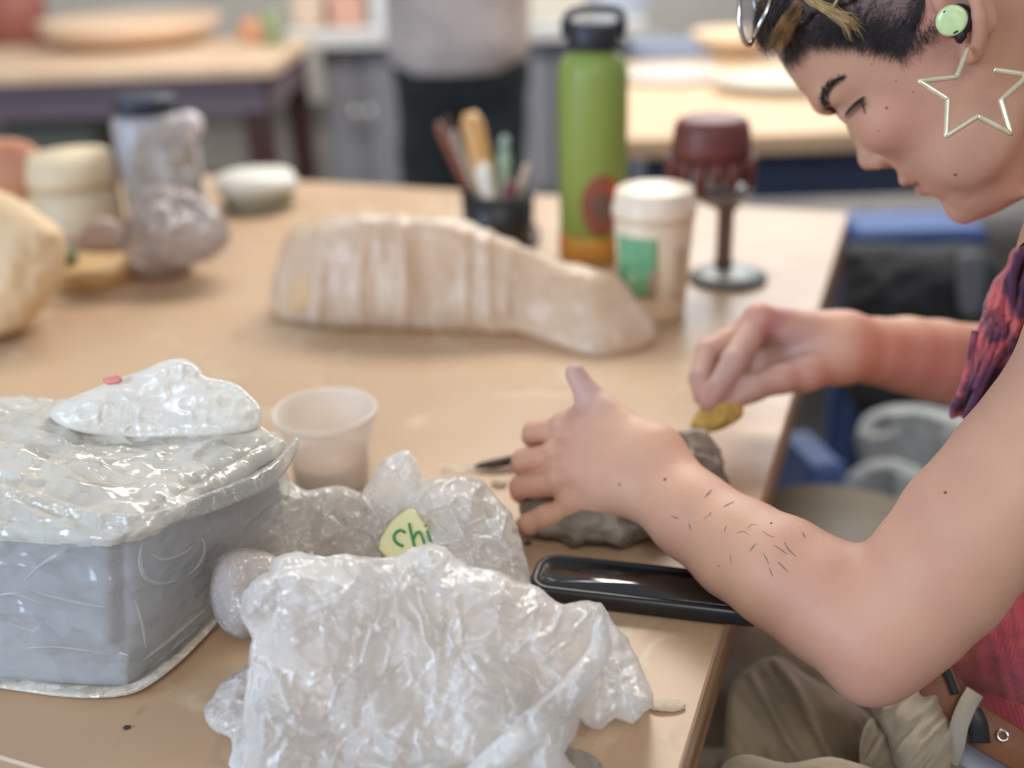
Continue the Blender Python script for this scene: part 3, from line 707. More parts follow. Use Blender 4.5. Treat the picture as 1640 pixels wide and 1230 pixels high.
# ---- glasses pushed up in the hair
m_clear=mat('clear_acetate',(226,232,240),.06,trans=.9,coat=1); m_metal=mat('polished_metal',(214,214,210),.18,metal=1)
cc=W(1197,22,d2-.004); ring=[]
for k in range(29):
    a=2*math.pi*k/28; ring.append(cc+vr*.0075*math.cos(a)+vu*.021*math.sin(a)+vd*.008*math.cos(a))
gf=pchild('glasses_frame',*tube(ring,.0016,8),m_metal)
gl=[cc+vd*.0005]+[cc+(r_-cc)*.97 for r_ in ring[:-1]]+[cc-vd*.0012]+[cc+(r_-cc)*.97-vd*.001 for r_ in ring[:-1]]
ff=[(0,1+k,1+(k+1)%28) for k in range(28)]+[(29,30+(k+1)%28,30+k) for k in range(28)]
o=subpart('lens',[tuple(x) for x in gl],ff,mat('lens_glass',(235,240,250),.03,trans=.6,coat=1,alpha=.45),gf)
brg=[cc+vr*.0075+vd*.008+vu*y for y in(-.004,.006)]+[cc+vr*.016+vd*.03+vu*.012]
subpart('temple_arm',*tube([cc+vr*.004-vu*.016,cc+vr*.012+vu*.0-vd*.003,cc+vr*.022+vu*.03-vd*.004],.0016,8),m_metal,gf)
# ---- earbud
m_bud=mat('pale_green_plastic',(205,224,170),.35,coat=.3,col2=(190,210,150),nscale=200); m_blk=mat('black_rubber',(24,22,26),.5)
p,n=hit(1526,33); n=-ray(1526,33); n=n/np.linalg.norm(n); n=n+HF*.15; n/=np.linalg.norm(n)
n=-ray(1526,33);n/=np.linalg.norm(n);n=n+HF*.12+HU*.05;n/=np.linalg.norm(n);ea=np.cross(n,HU);ea/=np.linalg.norm(ea);eb=np.cross(ea,n)
de=dep(1500,60,.66)
ce=H(*hl(1524,33,91))
def disc(c,r,h,prof,m,name,par):
    V=[];Fc=[];nn=28
    for (rr,hh) in prof:
        for k in range(nn):
            a=2*math.pi*k/nn; V.append(c+ea*r*rr*math.cos(a)+eb*r*rr*math.sin(a)+n*h*hh)
    for i in range(len(prof)-1):
        for k in range(nn): Fc.append((i*nn+k,i*nn+(k+1)%nn,(i+1)*nn+(k+1)%nn,(i+1)*nn+k))
    Fc.append(tuple((len(prof)-1)*nn+k for k in range(nn))); Fc.append(tuple(range(nn-1,-1,-1)))
    return auto(name,V,Fc,m,par)
eb_o=disc(ce+vr*.0024-vu*.0005-n*.005,.0098,.007,[(.7,-1),(1,-.6),(1.02,0),(.95,.5),(.8,.7)],m_blk,'earbud',PB)
disc(ce,.0092,.003,[(.9,-1),(1,-.6),(1,.3),(.94,.7),(.8,.85),(.5,.95)],m_bud,'earbud_cover',eb_o)
subpart('earbud_wing',*tube([ce+vr*.004-vu*.006-n*.004,ce+vr*.005-vu*.011-n*.005,ce+vr*.004-vu*.0135-n*.005],[.004,.0035,.002],10),m_blk,eb_o)
subpart('earbud_mark',*tube([ce-vr*.0045+vu*.0052+n*.0029,ce-vr*.0025+vu*.0068+n*.0027],.0004,6),m_blk,eb_o)
subpart('earbud_mark',*tube([ce+vr*.0015-vu*.0075+n*.0024,ce+vr*.004-vu*.006+n*.0024],.0005,6),m_blk,eb_o)
# ---- star earring
m_star=mat('brushed_pale_gold',(236,226,200),.3,metal=.55,col2=(220,205,170),nscale=120)
dl=dep(1554,84,.66)-.003
SP=[(1550,76),(1532,123),(1472,130),(1518,159),(1515,218),(1566,186),(1619,214),(1603,160),(1648,120),(1591,112)]
pts=[]
for i,(x,y) in enumerate(SP):
    pts.append(W(x,y,dl-.002-.010*min(1,abs(y-76)/100)))
dense=[]
for i in range(len(pts)-1):
    a,b2=pts[i],pts[i+1]
    for t in((.0,.03,.06) if i else (0,))+tuple(np.linspace(.1,.9,7))+(.94,.97): dense.append(a+(b2-a)*t)
dense.append(pts[-1])
o=pchild('star_earring',*tube(dense,.0018,8),m_star); o['label']='large pale gold wire star earring'
# ---- shirt
m_shirt=mat('tie_dye_cotton',(214,104,108),.85,col2=(186,74,96),nscale=13,bump=.35,bscale=900,sheen=.3,bumpd=.0006,detail=6)
smear(m_shirt,(218,116,104),9,.5,.64); smear(m_shirt,(112,56,86),12,.64,.72)
nt=m_shirt.node_tree;N2=nt.nodes;L2=nt.links  # fine rib knit
tc=N2.new('ShaderNodeTexCoord');wv=N2.new('ShaderNodeTexWave');wv.inputs['Scale'].default_value=170;wv.inputs['Distortion'].default_value=1.2;wv.bands_direction='X';L2.new(tc.outputs['Object'],wv.inputs['Vector'])
bq=N2.new('ShaderNodeBump');bq.inputs['Strength'].default_value=.5;bq.inputs['Distance'].default_value=.0006;L2.new(wv.outputs['Fac'],bq.inputs['Height'])
pb=N2['Principled BSDF']; L2.new(pb.inputs['Normal'].links[0].from_socket,bq.inputs['Normal']); L2.new(bq.outputs[0],pb.inputs['Normal'])
def folds(cx,cy,ang,wl,amp,seed):
    a=math.radians(ang)
    def f(px,py,X,s):
        u=(px-cx)*math.cos(a)+(py-cy)*math.sin(a); v=-(px-cx)*math.sin(a)+(py-cy)*math.cos(a)
        return amp*(ridged(np.c_[v/wl,u/(wl*7),u*0],1,seed,2))+amp*.4*fbm(X,30,seed)
    return f
def sh_depth(px,py): return .775+.04*max(0,(px-1560)/300)*-1 + .0001*(900-py)*.3
poly=[(1640,395),(1700,330),(1800,290),(1900,420),(1930,700),(1930,1000),(1930,1330),(1760,1290),(1640,1182),(1590,1140),(1548,1100),(1522,1072),(1508,1048),(1505,1000),(1520,900),(1535,800),(1555,740),(1585,690),(1600,640),(1590,560),(1600,470),(1618,420)]
pillow('shirt',poly,7,sh_depth,.085,.13,190,m_shirt,PB,disp=folds(1560,800,75,26,.004,4),power=.6)
m_drape=m_shirt.copy(); m_drape.name='tie_dye_purple'; smear(m_drape,(84,44,74),16,.47,.56,1)
_m=(SH_N+SH_F)/2+np.array([.03,0,-.06]); _w=WA+np.array([.03,0,0])
shl=[cap(_m+lat*.05,_w+lat*.045,.083,.084,.03),cap(_m-lat*.05,_w-lat*.045,.083,.084,.03),cap(_w+lat*.04,_w+lat*.04-np.array([0,0,.06]),.084,.092,.02),cap(_w-lat*.04,_w-lat*.04-np.array([0,0,.06]),.084,.092,.02),
     cap(_m+lat*.075+np.array([.0,0,.05]),_m+lat*.06,.060,.083,.02),cap(_m-lat*.075+np.array([.0,0,.05]),_m-lat*.06,.060,.083,.02)]
Vs,fs_=sculpt(shl,.004); Vs=Vs+vnormals(Vs,fs_)*(ridged(Vs*np.array([1,1,.4]),22,4,2)*.003)[:,None]; quadmesh('shirt',Vs,fs_,m_shirt,PB)
# front drape with the twisted folds beside the far forearm
fr=[(1640,385),(1690,350),(1720,480),(1700,620),(1640,700),(1590,700),(1545,668),(1524,672),(1519,662),(1528,640),(1548,610),(1556,570),(1562,535),(1572,508),(1578,480),(1592,448),(1612,425),(1618,405)]
pillow('shirt_drape',fr,3.2,lambda x,y:.745+.0001*(y-500),.022,.05,40,m_drape,PB,disp=folds(1590,560,108,17,.009,8),edge_wob=2,**{})
# armhole hem cords
for pl,rr_ in(([(1562,530),(1553,580),(1543,620),(1528,650),(1526,668)],.0026),([(1578,505),(1590,500),(1605,520),(1600,560),(1575,610),(1556,650),(1545,672)],.0028),([(1640,470),(1625,500),(1612,512),(1598,530),(1580,580),(1562,625)],.0026),([(1640,398),(1626,430),(1618,470),(1616,505)],.0030)):
    pchild('shirt_seam',*tube(spline([W(x,y,.722+.0001*(y-500)) for x,y in pl],8),rr_,8),m_drape)
# ---- trousers
m_tr=mat('khaki_cotton',(160,148,128),.9,col2=(146,134,116),nscale=40,bump=.3,bscale=700,sheen=.2,bumpd=.0005)
FW=-np.array([EDIR[1],-EDIR[0],0])
hipc=WA+np.array([0.02,0,-.12]); prt=[]
latg=np.array([-EDIR[0],-EDIR[1],0])
for s in(1,-1):
    hp_=hipc+latg*s*.085; kn_=hp_+FW*.43+latg*s*.03+np.array([0,0,-.02]); an=kn_+np.array([0.03,0,-.42])
    prt+=[cap(hp_,kn_,.092,.070,.03),cap(kn_,an,.068,.055,.03)]
prt+=[ell(hipc+np.array([0,0,.0]),(.13,.16,.12),None,.05),cap(hipc,WA+np.array([.02,0,-.06]),.12,.095,.03)]
def wr_(Vv):
    return Vv
Vt,ft=sculpt(prt,.004); Nt=vnormals(Vt,ft)
q=Vt-hipc; al=q@FW; la=q@latg; up=q[:,2]
Pn=np.c_[al*16,la*5+up*3,up*6]; Vt=Vt+Nt*(ridged(Pn,1,3,3)*.011+fbm(Vt,14,2)*.006)[:,None]
quadmesh('trousers',Vt,ft,m_tr,PB)
# folds of cloth round the hip, pocket and waistband
pillow('trouser_fold',[(1392,1125),(1420,1112),(1470,1098),(1500,1082),(1515,1110),(1525,1150),(1550,1120),(1565,1118),(1552,1165),(1530,1215),(1500,1245),(1440,1235),(1420,1180)],4,lambda x,y:.70+.0002*(1150-y),.02,.07,45,m_tr,PB,disp=folds(1450,1150,130,26,.008,5))
pillow('trouser_fold',[(1180,1085),(1240,1050),(1300,1085),(1360,1120),(1395,1150),(1420,1200),(1420,1290),(1160,1290),(1160,1200),(1165,1120)],6,lambda x,y:.80,.02,.08,60,m_tr,PB,disp=folds(1300,1150,60,45,.012,11))
pillow('trouser_fold',[(1395,1150),(1430,1165),(1465,1200),(1500,1245),(1480,1300),(1400,1300),(1380,1240),(1378,1190)],4,lambda x,y:.715,.02,.06,40,m_tr,PB,disp=folds(1430,1200,120,30,.006,12))
pillow('trouser_fold',[(1150,1240),(1190,1208),(1260,1222),(1330,1212),(1400,1228),(1450,1215),(1540,1225),(1560,1260),(1540,1330),(1150,1330)],5,lambda x,y:.70,.02,.06,34,m_tr,PB,disp=folds(1300,1250,10,30,.006,13))
m_lin=mat('light_blue_denim',(176,186,204),.85,bump=.3,bscale=800,bumpd=.0005)
pillow('pocket_lining',[(1535,1185),(1570,1180),(1600,1205),(1625,1240),(1600,1290),(1560,1280),(1530,1240)],4,lambda x,y:.72,.01,.03,30,m_lin,PB)
# belt
m_belt=mat('brown_leather',(124,76,46),.5,col2=(96,56,36),nscale=30,bump=.2,bscale=200,coat=.1)
def band(name,cpts,w,th,m,parent=PB):
    P=spline(cpts,8); V=[];Fc=[]
    for i,p in enumerate(P):
        t_=P[min(i+1,len(P)-1)]-P[max(i-1,0)]; t_/=np.linalg.norm(t_); v=p-CAM; v/=np.linalg.norm(v); s_=np.cross(t_,v); s_/=np.linalg.norm(s_)
        for a,b2 in((-1,0),(-.9,-1),(.9,-1),(1,0),(.9,1),(-.9,1)): V.append(p+s_*w/2*a+v*th/2*b2)
    for i in range(len(P)-1):
        for k in range(6): Fc.append((i*6+k,i*6+(k+1)%6,(i+1)*6+(k+1)%6,(i+1)*6+k))
    Fc+= [tuple(range(5,-1,-1)),tuple((len(P)-1)*6+k for k in range(6))]
    return fixn(auto(name,V,Fc,m,parent))
blt=band('belt',[W(1488,1040,.70),W(1498,1085,.695),W(1522,1130,.690),W(1570,1165,.685),W(1620,1195,.68),W(1700,1240,.675)],.026,.003,m_belt)
lp=band('belt_loop',[W(1562,1108,.684),W(1550,1128,.678),W(1537,1160,.676),W(1530,1195,.678),W(1520,1222,.684)],.011,.0025,mat('loop_cotton',(160,152,138),.9,bump=.3,bscale=700,bumpd=.0005))
band('black_strap',[W(1508,1060,.69),W(1520,1085,.688),W(1530,1112,.686)],.005,.002,m_blk)
band('black_strap',[W(1556,1138,.677),W(1566,1160,.674),W(1570,1190,.674)],.012,.003,m_blk)
ec_=W(1606,1178,.6775); vv=ray(1606,1178);vv/=np.linalg.norm(vv)
ex=np.cross(vv,[0,0,1.]);ex/=np.linalg.norm(ex);ey_=np.cross(vv,ex)
rg=[ec_+ex*.0032*math.cos(a)+ey_*.0032*math.sin(a) for a in np.linspace(0,2*math.pi,17)]
subpart('eyelet',*tube(rg,.0009,6),m_metal,blt)
print('person',time.time()-T0)
# ================================================================== FOREGROUND THINGS
def empty_at(name,p,label,cat,group=None): return thing(name,p,label,cat,group)
# ---- clay block in its clear bag
m_clay=mat('grey_clay',(172,175,184),.75,col2=(160,162,168),nscale=18,bump=.25,bscale=120)
m_wrap=film('clear_wrap',(226,226,222),opac=.22,rough=.14,scale=9,bump=.45,trl=.2,dist=.006,spec=.9,opac_edge=.7)
m_neck=film('wrap_neck',(246,244,238),opac=.8,rough=.28,scale=9,bump=.3,trl=.35)
m_wraptop=film('bunched_wrap',(244,240,228),opac=.74,rough=.17,scale=20,bump=.6,trl=.3,dist=.008,spec=.8)
A0=T(205,1106,0);B0=T(346,1000,0);A1=W(203,848,float((A0-CAM)@vd)-.02);
hgt=.118
def top(px,py,h=hgt): return T(px,py,h)
cor_b=[T(205,1108),T(335,990)+np.array([.055,.07,0]),T(335,990)+np.array([-.30,.17,0]),T(-230,1090)]
cor_t=[top(203,846),top(462,690),top(-60,628),top(-250,812)]
def hexgrid(n,infl,seed,wr,zmin=TZ+.001):
    """rounded, wrinkled box from 8 corners"""
    cb=np.array(cor_b);ct=np.array(cor_t); cen=(cb.mean(0)+ct.mean(0))/2
    idx={};V=[];Fc=[]
    def P(u,v,w):
        key=(round(u*n),round(v*n),round(w*n))
        if key in idx: return idx[key]
        b_=(cb[0]*(1-u)*(1-v)+cb[1]*u*(1-v)+cb[2]*u*v+cb[3]*(1-u)*v); t_=(ct[0]*(1-u)*(1-v)+ct[1]*u*(1-v)+ct[2]*u*v+ct[3]*(1-u)*v)
        p=b_*(1-w)+t_*w; idx[key]=len(V); V.append(p); return idx[key]
    for a in range(n):
        for b_ in range(n):
            s=lambda i:i/n
            for fixd in(0,1):
                for ax in range(3):
                    q=[]
                    for da,db in((0,0),(1,0),(1,1),(0,1)):
                        c=[0,0,0];c[ax]=fixd;o1,o2=[k for k in range(3) if k!=ax];c[o1]=s(a+da);c[o2]=s(b_+db);q.append(P(*c))
                    Fc.append(tuple(q))
    V=np.array(V)
    # rounding: pull in near edges using local coords
    keys=np.array(list(idx.keys()))/n; e=.5-np.abs(keys-.5); e2=np.sort(e,axis=1)[:,1]; r=np.array([.10]); k_=np.clip(1-e2/r,0,1)**2
    V=V+(cen-V)*(k_*np.where(keys[:,2]<.25,.0,.075))[:,None]
    out=V-cen; out/=np.linalg.norm(out,axis=1)[:,None]
    V=V+out*(infl+wr(V,keys))[:,None]; V[:,2]=np.maximum(V[:,2],zmin)
    return V,Fc
ct=thing('bagged_clay_block',(T(120,1000)+np.array([-.05,.1,0])),'large block of grey clay wrapped in clear wrinkled plastic, on the table at left','clay block')
V,Fc=hexgrid(44,-.004,1,lambda V,k:fbm(V,14,3,3)*.003)
fixn(auto('clay',V,Fc,m_clay,ct))
def wrk(V,k):
    topw=np.clip((k[:,2]-.82)/.15,0,1); a=ridged(np.c_[V[:,0]*.55+V[:,1]*.8,V[:,1]*.22-V[:,0]*.3,V[:,2]*1.2],30,5,3)*.0042+ridged(V,60,9,2)*.0008
    return a*(.55+.9*topw)+topw*.003
V,Fc=hexgrid(110,.0028,2,wrk,TZ+.0008)
# split: sides = thin clear film, top = bunched layers
keyz=V[:,2]
side=[f for f in Fc if V[list(f),2].mean()<TZ+hgt*.90]; topf=[f for f in Fc if V[list(f),2].mean()>=TZ+hgt*.90]
def sub(V,Fs):
    u=sorted({i for f in Fs for i in f}); mp={i:k for k,i in enumerate(u)}; return [V[i] for i in u],[tuple(mp[i] for i in f) for f in Fs]
fixn(auto('plastic_wrap',*sub(V,side),m_wrap,ct)); fixn(auto('plastic_wrap_top',*sub(V,topf),m_wraptop,ct))
# ridges, hem of the bag round the rim and the twisted neck lying on top
def crump(a1,s1,a2,s2,seed): return lambda px,py,X,s: a1*ridged(X,s1,seed,3)+a2*ridged(X,s2,seed+7,2)
pillow('twisted_neck',[(90,648),(150,622),(190,606),(230,592),(262,578),(295,574),(318,588),(330,603),(372,612),(400,632),(420,660),(400,690),(300,700),(200,700),(120,690),(80,668)],3,lambda x,y:lean_depth(x,y,T(x,700,hgt+.002),52),.008,.035,34,m_neck,ct,disp=crump(.006,26,.0004,90,3))
pillow('plastic_wrap_fold',[(-40,770),(60,790),(150,815),(235,820),(330,790),(430,745),(474,700),(476,722),(440,775),(360,812),(270,842),(205,856),(120,850),(40,842),(-40,835)],3,lambda x,y:min(TD(x,y,.0),float(np.interp(x,[-40,205,474],[TD(-40,800,hgt*.97),TD(205,848,hgt*.97),TD(470,700,hgt*.97)])))-.004,.006,.012,16,m_wrap,ct,disp=crump(.003,36,.0003,90,6))
pillow('plastic_wrap_hem',[(-40,1085),(40,1088),(110,1096),(190,1098),(225,1088),(262,1060),(300,1030),(345,985),(352,992),(310,1040),(262,1082),(215,1110),(160,1118),(100,1116),(40,1108),(-40,1096)],3,lambda x,y:TD(x,y,.004)-.003,.004,.008,10,m_wraptop,ct,disp=crump(.002,50,.0003,90,8),floor_z=TZ+.0004)
m_red=mat('red_print',(216,140,130),.5)
pillow('red_print',[(166,606),(190,600),(194,612),(172,616)],3,lambda x,y:lean_depth(x,y,T(x,700,hgt+.002),52)-.009,.001,.001,6,m_red,ct)
wv_=bpy.data.objects['plastic_wrap'].data; wb_=bvhtree.BVHTree.FromPolygons([tuple(v.co) for v in wv_.vertices],[tuple(p.vertices) for p in wv_.polygons])
def onwrap(px,py,l=.0005):
    v=ray(px,py); v=v/np.linalg.norm(v); r=wb_.ray_cast(Vector(CAM),Vector(v)); return (np.array(r[0])-v*l) if r[0] is not None else None
for pl,r_ in(([(196,858),(150,866),(105,882),(65,905),(34,934)],.0011),([(34,936),(60,948),(110,962),(150,970),(176,974)],.0009),([(-10,955),(20,950),(45,958),(70,968)],.0013),([(40,1038),(90,1036),(140,1042),(185,1050)],.0011),([(228,866),(224,900),(236,928),(262,934),(292,926)],.0014),([(322,856),(328,880),(318,905),(300,922)],.0011),([(236,880),(258,896),(290,888),(312,872)],.001),([(216,960),(228,1000),(234,1040)],.0008),([(226,1060),(262,1032),(300,1000),(330,975)],.0013),([(240,1070),(280,1036),(322,1000)],.0009),([(60,1012),(20,1000),(-10,985)],.001)):
    P_=[onwrap(x,y) for x,y in pl]; P_=[p for p in P_ if p is not None]
    if len(P_)>2: SP_=spline(P_,8); auto('wrap_crease',*tube(SP_,[r_*math.sin(math.pi*(i+.5)/len(SP_)) for i in range(len(SP_))],6),m_wrap,ct)
# ---- small cup of slip
m_cup=mat('frosted_plastic',(240,234,228),.3,trans=.1,sss=.2,spec=.5,alpha=.5); m_slip=mat('pale_pink_slip',(178,134,108),.4)
cb_=T(533,772); dcp=float((cb_-CAM)@vd); rb=60*dcp/F; rtp=79*dcp/F; hc_=.066
cu=thing('plastic_cup',cb_,'translucent plastic tub half full of pinkish slip, behind the clay block','cup')
auto('cup_wall',*lathe(cb_,[(0,.0005),(rb*.95,.0005),(rb,.004),(rb*1.04,.03),(rtp*.93,hc_-.012),(rtp*.93,hc_-.009),(rtp*.94,hc_-.007),(rtp*1.03,hc_-.006),(rtp*1.04,hc_-.001),(rtp*1.01,hc_+.0008),(rtp*.97,hc_),(rtp*.93,hc_-.004),(rtp*.91,hc_-.012),(rb*1.0,.03),(rb*.96,.006),(0,.004)],64),m_cup,cu)
auto('slip',*lathe(cb_,[(0,.0045),(rb*.95,.0065),(rb*.985,.024),(0,.0242)],48),m_slip,cu)
# ---- plastic bag bundles
m_bag=film('crinkled_bag',(253,253,252),opac=.64,rough=.17,scale=22,bump=.55,trl=.45,dist=.004,spec=.8,col2=(240,236,232))
m_bag2=film('milky_bag',(248,245,240),opac=.62,rough=.2,scale=22,bump=.45,trl=.4,dist=.004,spec=.6,col2=(210,203,196))
m_lump=mat('clay_lump',(190,180,170),.8,col2=(172,162,154),nscale=20,bump=.3,bscale=90)
pb2=T(600,985)
b2=thing('clay_bundle',pb2,'crinkled plastic bag of soft grey clay with a yellow label, behind the front bag','plastic bag')
def facets(seed,scale_px,amp,n=420,box_=(300,840,1080,1420)):
    """crumple: piecewise-linear heights over a random triangulation -> sharp creases"""
    r=np.random.default_rng(seed); x0,y0,x1,y1=box_; P=np.c_[r.uniform(x0,x1,n),r.uniform(y0,y1,n)]; P=np.vstack([P,[[x0-60,y0-60],[x1+60,y0-60],[x1+60,y1+60],[x0-60,y1+60]]]); h=r.normal(0,1,len(P))
    res=geometry.delaunay_2d_cdt([Vector(p) for p in P],[],[],0,1e-6); VV=np.array([tuple(v) for v in res[0]]); hh=np.zeros(len(VV)); 
    for i,o_ in enumerate(res[3]): hh[i]=h[o_[0]] if len(o_) else 0
    T_=[tuple(f) for f in res[2]]
    W_=int(x1-x0+120)//2;H_=int(y1-y0+120)//2; img=np.zeros((H_,W_))
    for f in T_:
        a,b,c=VV[list(f)]; lo=np.floor((np.minimum(np.minimum(a,b),c)-[x0-60,y0-60])/2).astype(int); hi=np.ceil((np.maximum(np.maximum(a,b),c)-[x0-60,y0-60])/2).astype(int)+1
        lo=np.maximum(lo,0);hi=np.minimum(hi,[W_,H_])
        if (hi<=lo).any(): continue
        X,Y=np.meshgrid(np.arange(lo[0],hi[0])*2+x0-60,np.arange(lo[1],hi[1])*2+y0-60)
        den=(b[1]-c[1])*(a[0]-c[0])+(c[0]-b[0])*(a[1]-c[1])
        if abs(den)<1e-9: continue
        w0=((b[1]-c[1])*(X-c[0])+(c[0]-b[0])*(Y-c[1]))/den; w1=((c[1]-a[1])*(X-c[0])+(a[0]-c[0])*(Y-c[1]))/den; w2=1-w0-w1
        k=(w0>=-1e-6)&(w1>=-1e-6)&(w2>=-1e-6); z=w0*hh[f[0]]+w1*hh[f[1]]+w2*hh[f[2]]
        S_=img[lo[1]:hi[1],lo[0]:hi[0]]; S_[k]=z[k]
    def g(px,py):
        u=np.clip((px-x0+60)/2,0,W_-2.001);v=np.clip((py-y0+60)/2,0,H_-2.001);i=u.astype(int);j=v.astype(int);fu=u-i;fv=v-j
        return amp*((img[j,i]*(1-fu)+img[j,i+1]*fu)*(1-fv)+(img[j+1,i]*(1-fu)+img[j+1,i+1]*fu)*fv)
    return g
h1,h2=facets(13,0,.0045,260,(330,690,900,1010)),facets(15,0,.0020,1300,(330,690,900,1010))
q1,q2=facets(33,0,1.0,110,(330,690,900,1010)),facets(35,0,1.0,500,(330,690,900,1010))
def disp2(px,py,X,s): return h1(px,py)+.5*h2(px,py)+.003*ridged(X,34,12,2)+.0028*(1-np.minimum(1,np.abs(q1(px,py))*3.0))+.0014*(1-np.minimum(1,np.abs(q2(px,py))*2.4))
dep2=lambda x,y:lean_depth(x,y,T(600,960),52)
pillow('clay_content',[(395,860),(402,810),(440,785),(500,790),(560,800),(640,790),(720,790),(790,820),(820,880),(825,935),(760,960),(600,950),(460,905),(410,890)],6,lambda x,y:dep2(x,y)+.02,.02,.045,70,m_lump,b2,disp=crump(.004,30,.001,90,2),floor_z=TZ+.001)
pillow('bag_film',[(372,832),(380,800),(398,782),(428,768),(462,770),(490,785),(520,780),(548,778),(580,790),(610,800),(660,830),(700,860),(720,900),(700,950),(600,960),(480,910),(400,885),(378,862)],2.6,dep2,.022,.05,70,m_bag2,b2,disp=disp2,floor_z=TZ+.0008)
pillow('bag_film',[(640,800),(680,770),(730,762),(770,768),(800,800),(825,835),(838,880),(850,930),(857,950),(800,960),(740,950),(690,900),(650,860)],2.4,lambda x,y:dep2(x,y)-.004,.024,.05,60,m_bag2,b2,disp=disp2,floor_z=TZ+.0008,edge_wob=4)
pillow('bag_flap',[(572,800),(590,772),(602,748),(625,728),(652,721),(662,730),(672,752),(676,790),(664,812),(640,822),(612,850),(585,890),(560,890),(548,870),(560,850),(592,828),(580,815)],2.2,lambda x,y:dep2(x,y)-.014,.007,.012,26,m_bag,b2,disp=lambda a,b,X,s:.7*disp2(a,b,X,s),edge_wob=3)
m_lab=mat('yellow_label',(226,222,170),.6); m_ink=mat('green_ink',(44,140,80),.5)
dlab=lambda x,y:dep2(x,y)-.026
def npill(*a,**k): return pillow(*a,**k)
lb=pillow('label',[(605,880),(618,845),(640,822),(662,814),(676,830),(688,850),(694,880),(690,905),(640,905)],4,dlab,.0012,.0012,14,m_lab,b2,smoothpoly=2)
def ink(pl): 
    return tube(spline([W(x,y,dlab(x,y)-.0022) for x,y in pl],6),.0009,6)
subpart('writing',*joinVF(ink([(649,853),(641,849),(633,854),(631,862),(636,870),(646,875)]),ink([(655,838),(659,856),(664,876)]),ink([(662,864),(667,853),(673,853),(678,866),(682,876)]),ink([(684,850),(688,862),(692,872)]),ink([(681,841),(683,843)])),m_ink,lb)
# lump beside it
lt=pillow('clay_ball',[(338,935),(345,905),(365,888),(392,883),(425,888),(445,905),(450,950),(440,990),(415,1010),(385,1020),(358,1000),(342,970)],4,lambda x,y:TD(395,1005,.03)-.0001*(y-940),.026,.03,52,m_lump,None,disp=crump(.002,40,.0008,90,15),floor_z=TZ+.001,power=.5)
tag(lt,'round lump of grey-brown clay in cling film between clay block and front bag','clay ball')
pillow('film',[(335,938),(342,902),(362,884),(392,878),(428,884),(450,902),(455,950),(444,994),(418,1014),(386,1024),(354,1004),(339,972)],3,lambda x,y:TD(395,1005,.03)-.0001*(y-940)-.002,.027,.03,52,film('cling_film',(206,198,194),opac=.35,rough=.15,scale=30,bump=.5,opac_edge=.8),lt,disp=crump(.0030,36,.0004,80,18),floor_z=TZ+.0006,power=.5)
# front bag
pfb=T(700,1245)
fb=thing('plastic_bag',pfb,'large crumpled translucent white plastic bag in the front centre of the table','plastic bag')
def dep3(x,y):
    lift=np.interp(x,[330,420,900,1050],[52,52,48,26]); return lean_depth(x,y,T(700,1275),lift)
r1,r2=facets(21,0,1.0,150),facets(23,0,1.0,620)
g1,g2,g3=facets(3,0,.0055,110),facets(5,0,.0034,520),facets(9,0,.0014,2200)
def dispf(px,py,X,s): 
    wx=px+16*vnoise(np.c_[px,py,px*0],1/60.,2); wy=py+16*vnoise(np.c_[px,py,px*0],1/60.,4)
    return g1(wx,wy)+.6*g2(wx*.96+py*.12,wy)+.5*g3(wx,wy)+.0036*(1-np.minimum(1,np.abs(r1(wx,wy*.8+160))*3.2))+.0019*(1-np.minimum(1,np.abs(r2(wx,wy*.85+120))*2.6))+.002*ridged(np.c_[px*1.0,py*.40,px*0],1/60.,6,2)
fpoly=[(386,965),(392,945),(410,925),(430,915),(437,897),(455,888),(485,884),(520,892),(555,886),(600,893),(640,888),(662,876),(690,870),(712,876),(735,900),(760,908),(800,915),(830,930),(862,940),(880,955),(905,968),(930,962),(962,966),(985,1000),(1004,1020),(1022,1058),(1036,1088),(1046,1112),(1048,1130),(1030,1142),(1012,1160),(985,1150),(962,1168),(938,1160),(930,1150),(922,1180),(905,1205),(925,1235),(960,1262),(980,1320),(970,1400),(370,1400),(380,1300),(382,1230),(388,1150),(396,1080),(402,1030),(398,1010),(384,985)]
pillow('bag_film',fpoly,2.5,dep3,.020,.050,80,m_bag,fb,disp=dispf,floor_z=TZ+.0008,smoothpoly=2,edge_wob=3)
# fold running over the front, and the loose left ear and right lip
pillow('bag_fold',[(965,985),(975,1010),(980,1040),(960,1080),(925,1130),(880,1180),(820,1225),(760,1262),(720,1262),(760,1215),(810,1170),(850,1130),(890,1095),(925,1060),(945,1030),(950,1000)],2.5,lambda x,y:dep3(x,y)-.021,.010,.012,30,m_bag,fb,disp=lambda px,py,X,s:g2(px,py)*1.2+g3(px,py)*1.3,edge_wob=3)
pillow('bag_corner',[(400,1068),(380,1075),(358,1090),(345,1108),(330,1130),(328,1150),(345,1172),(368,1180),(372,1200),(366,1225),(380,1240),(410,1240),(420,1150)],2.6,lambda x,y:TD(x,y,.012),.012,.016,26,m_bag,fb,disp=crump(.005,50,.001,120,41),floor_z=TZ+.0006,edge_wob=3)
pillow('clay_inside',[(560,1000),(620,960),(700,955),(780,990),(850,1040),(860,1110),(800,1180),(740,1260),(600,1300),(540,1200),(530,1080)],8,lambda x,y:dep3(x,y)+.022,.012,.02,80,mat('buff_clay',(206,190,172),.85,col2=(186,166,150),nscale=22,bump=.3,bscale=70),fb,floor_z=TZ+.002)
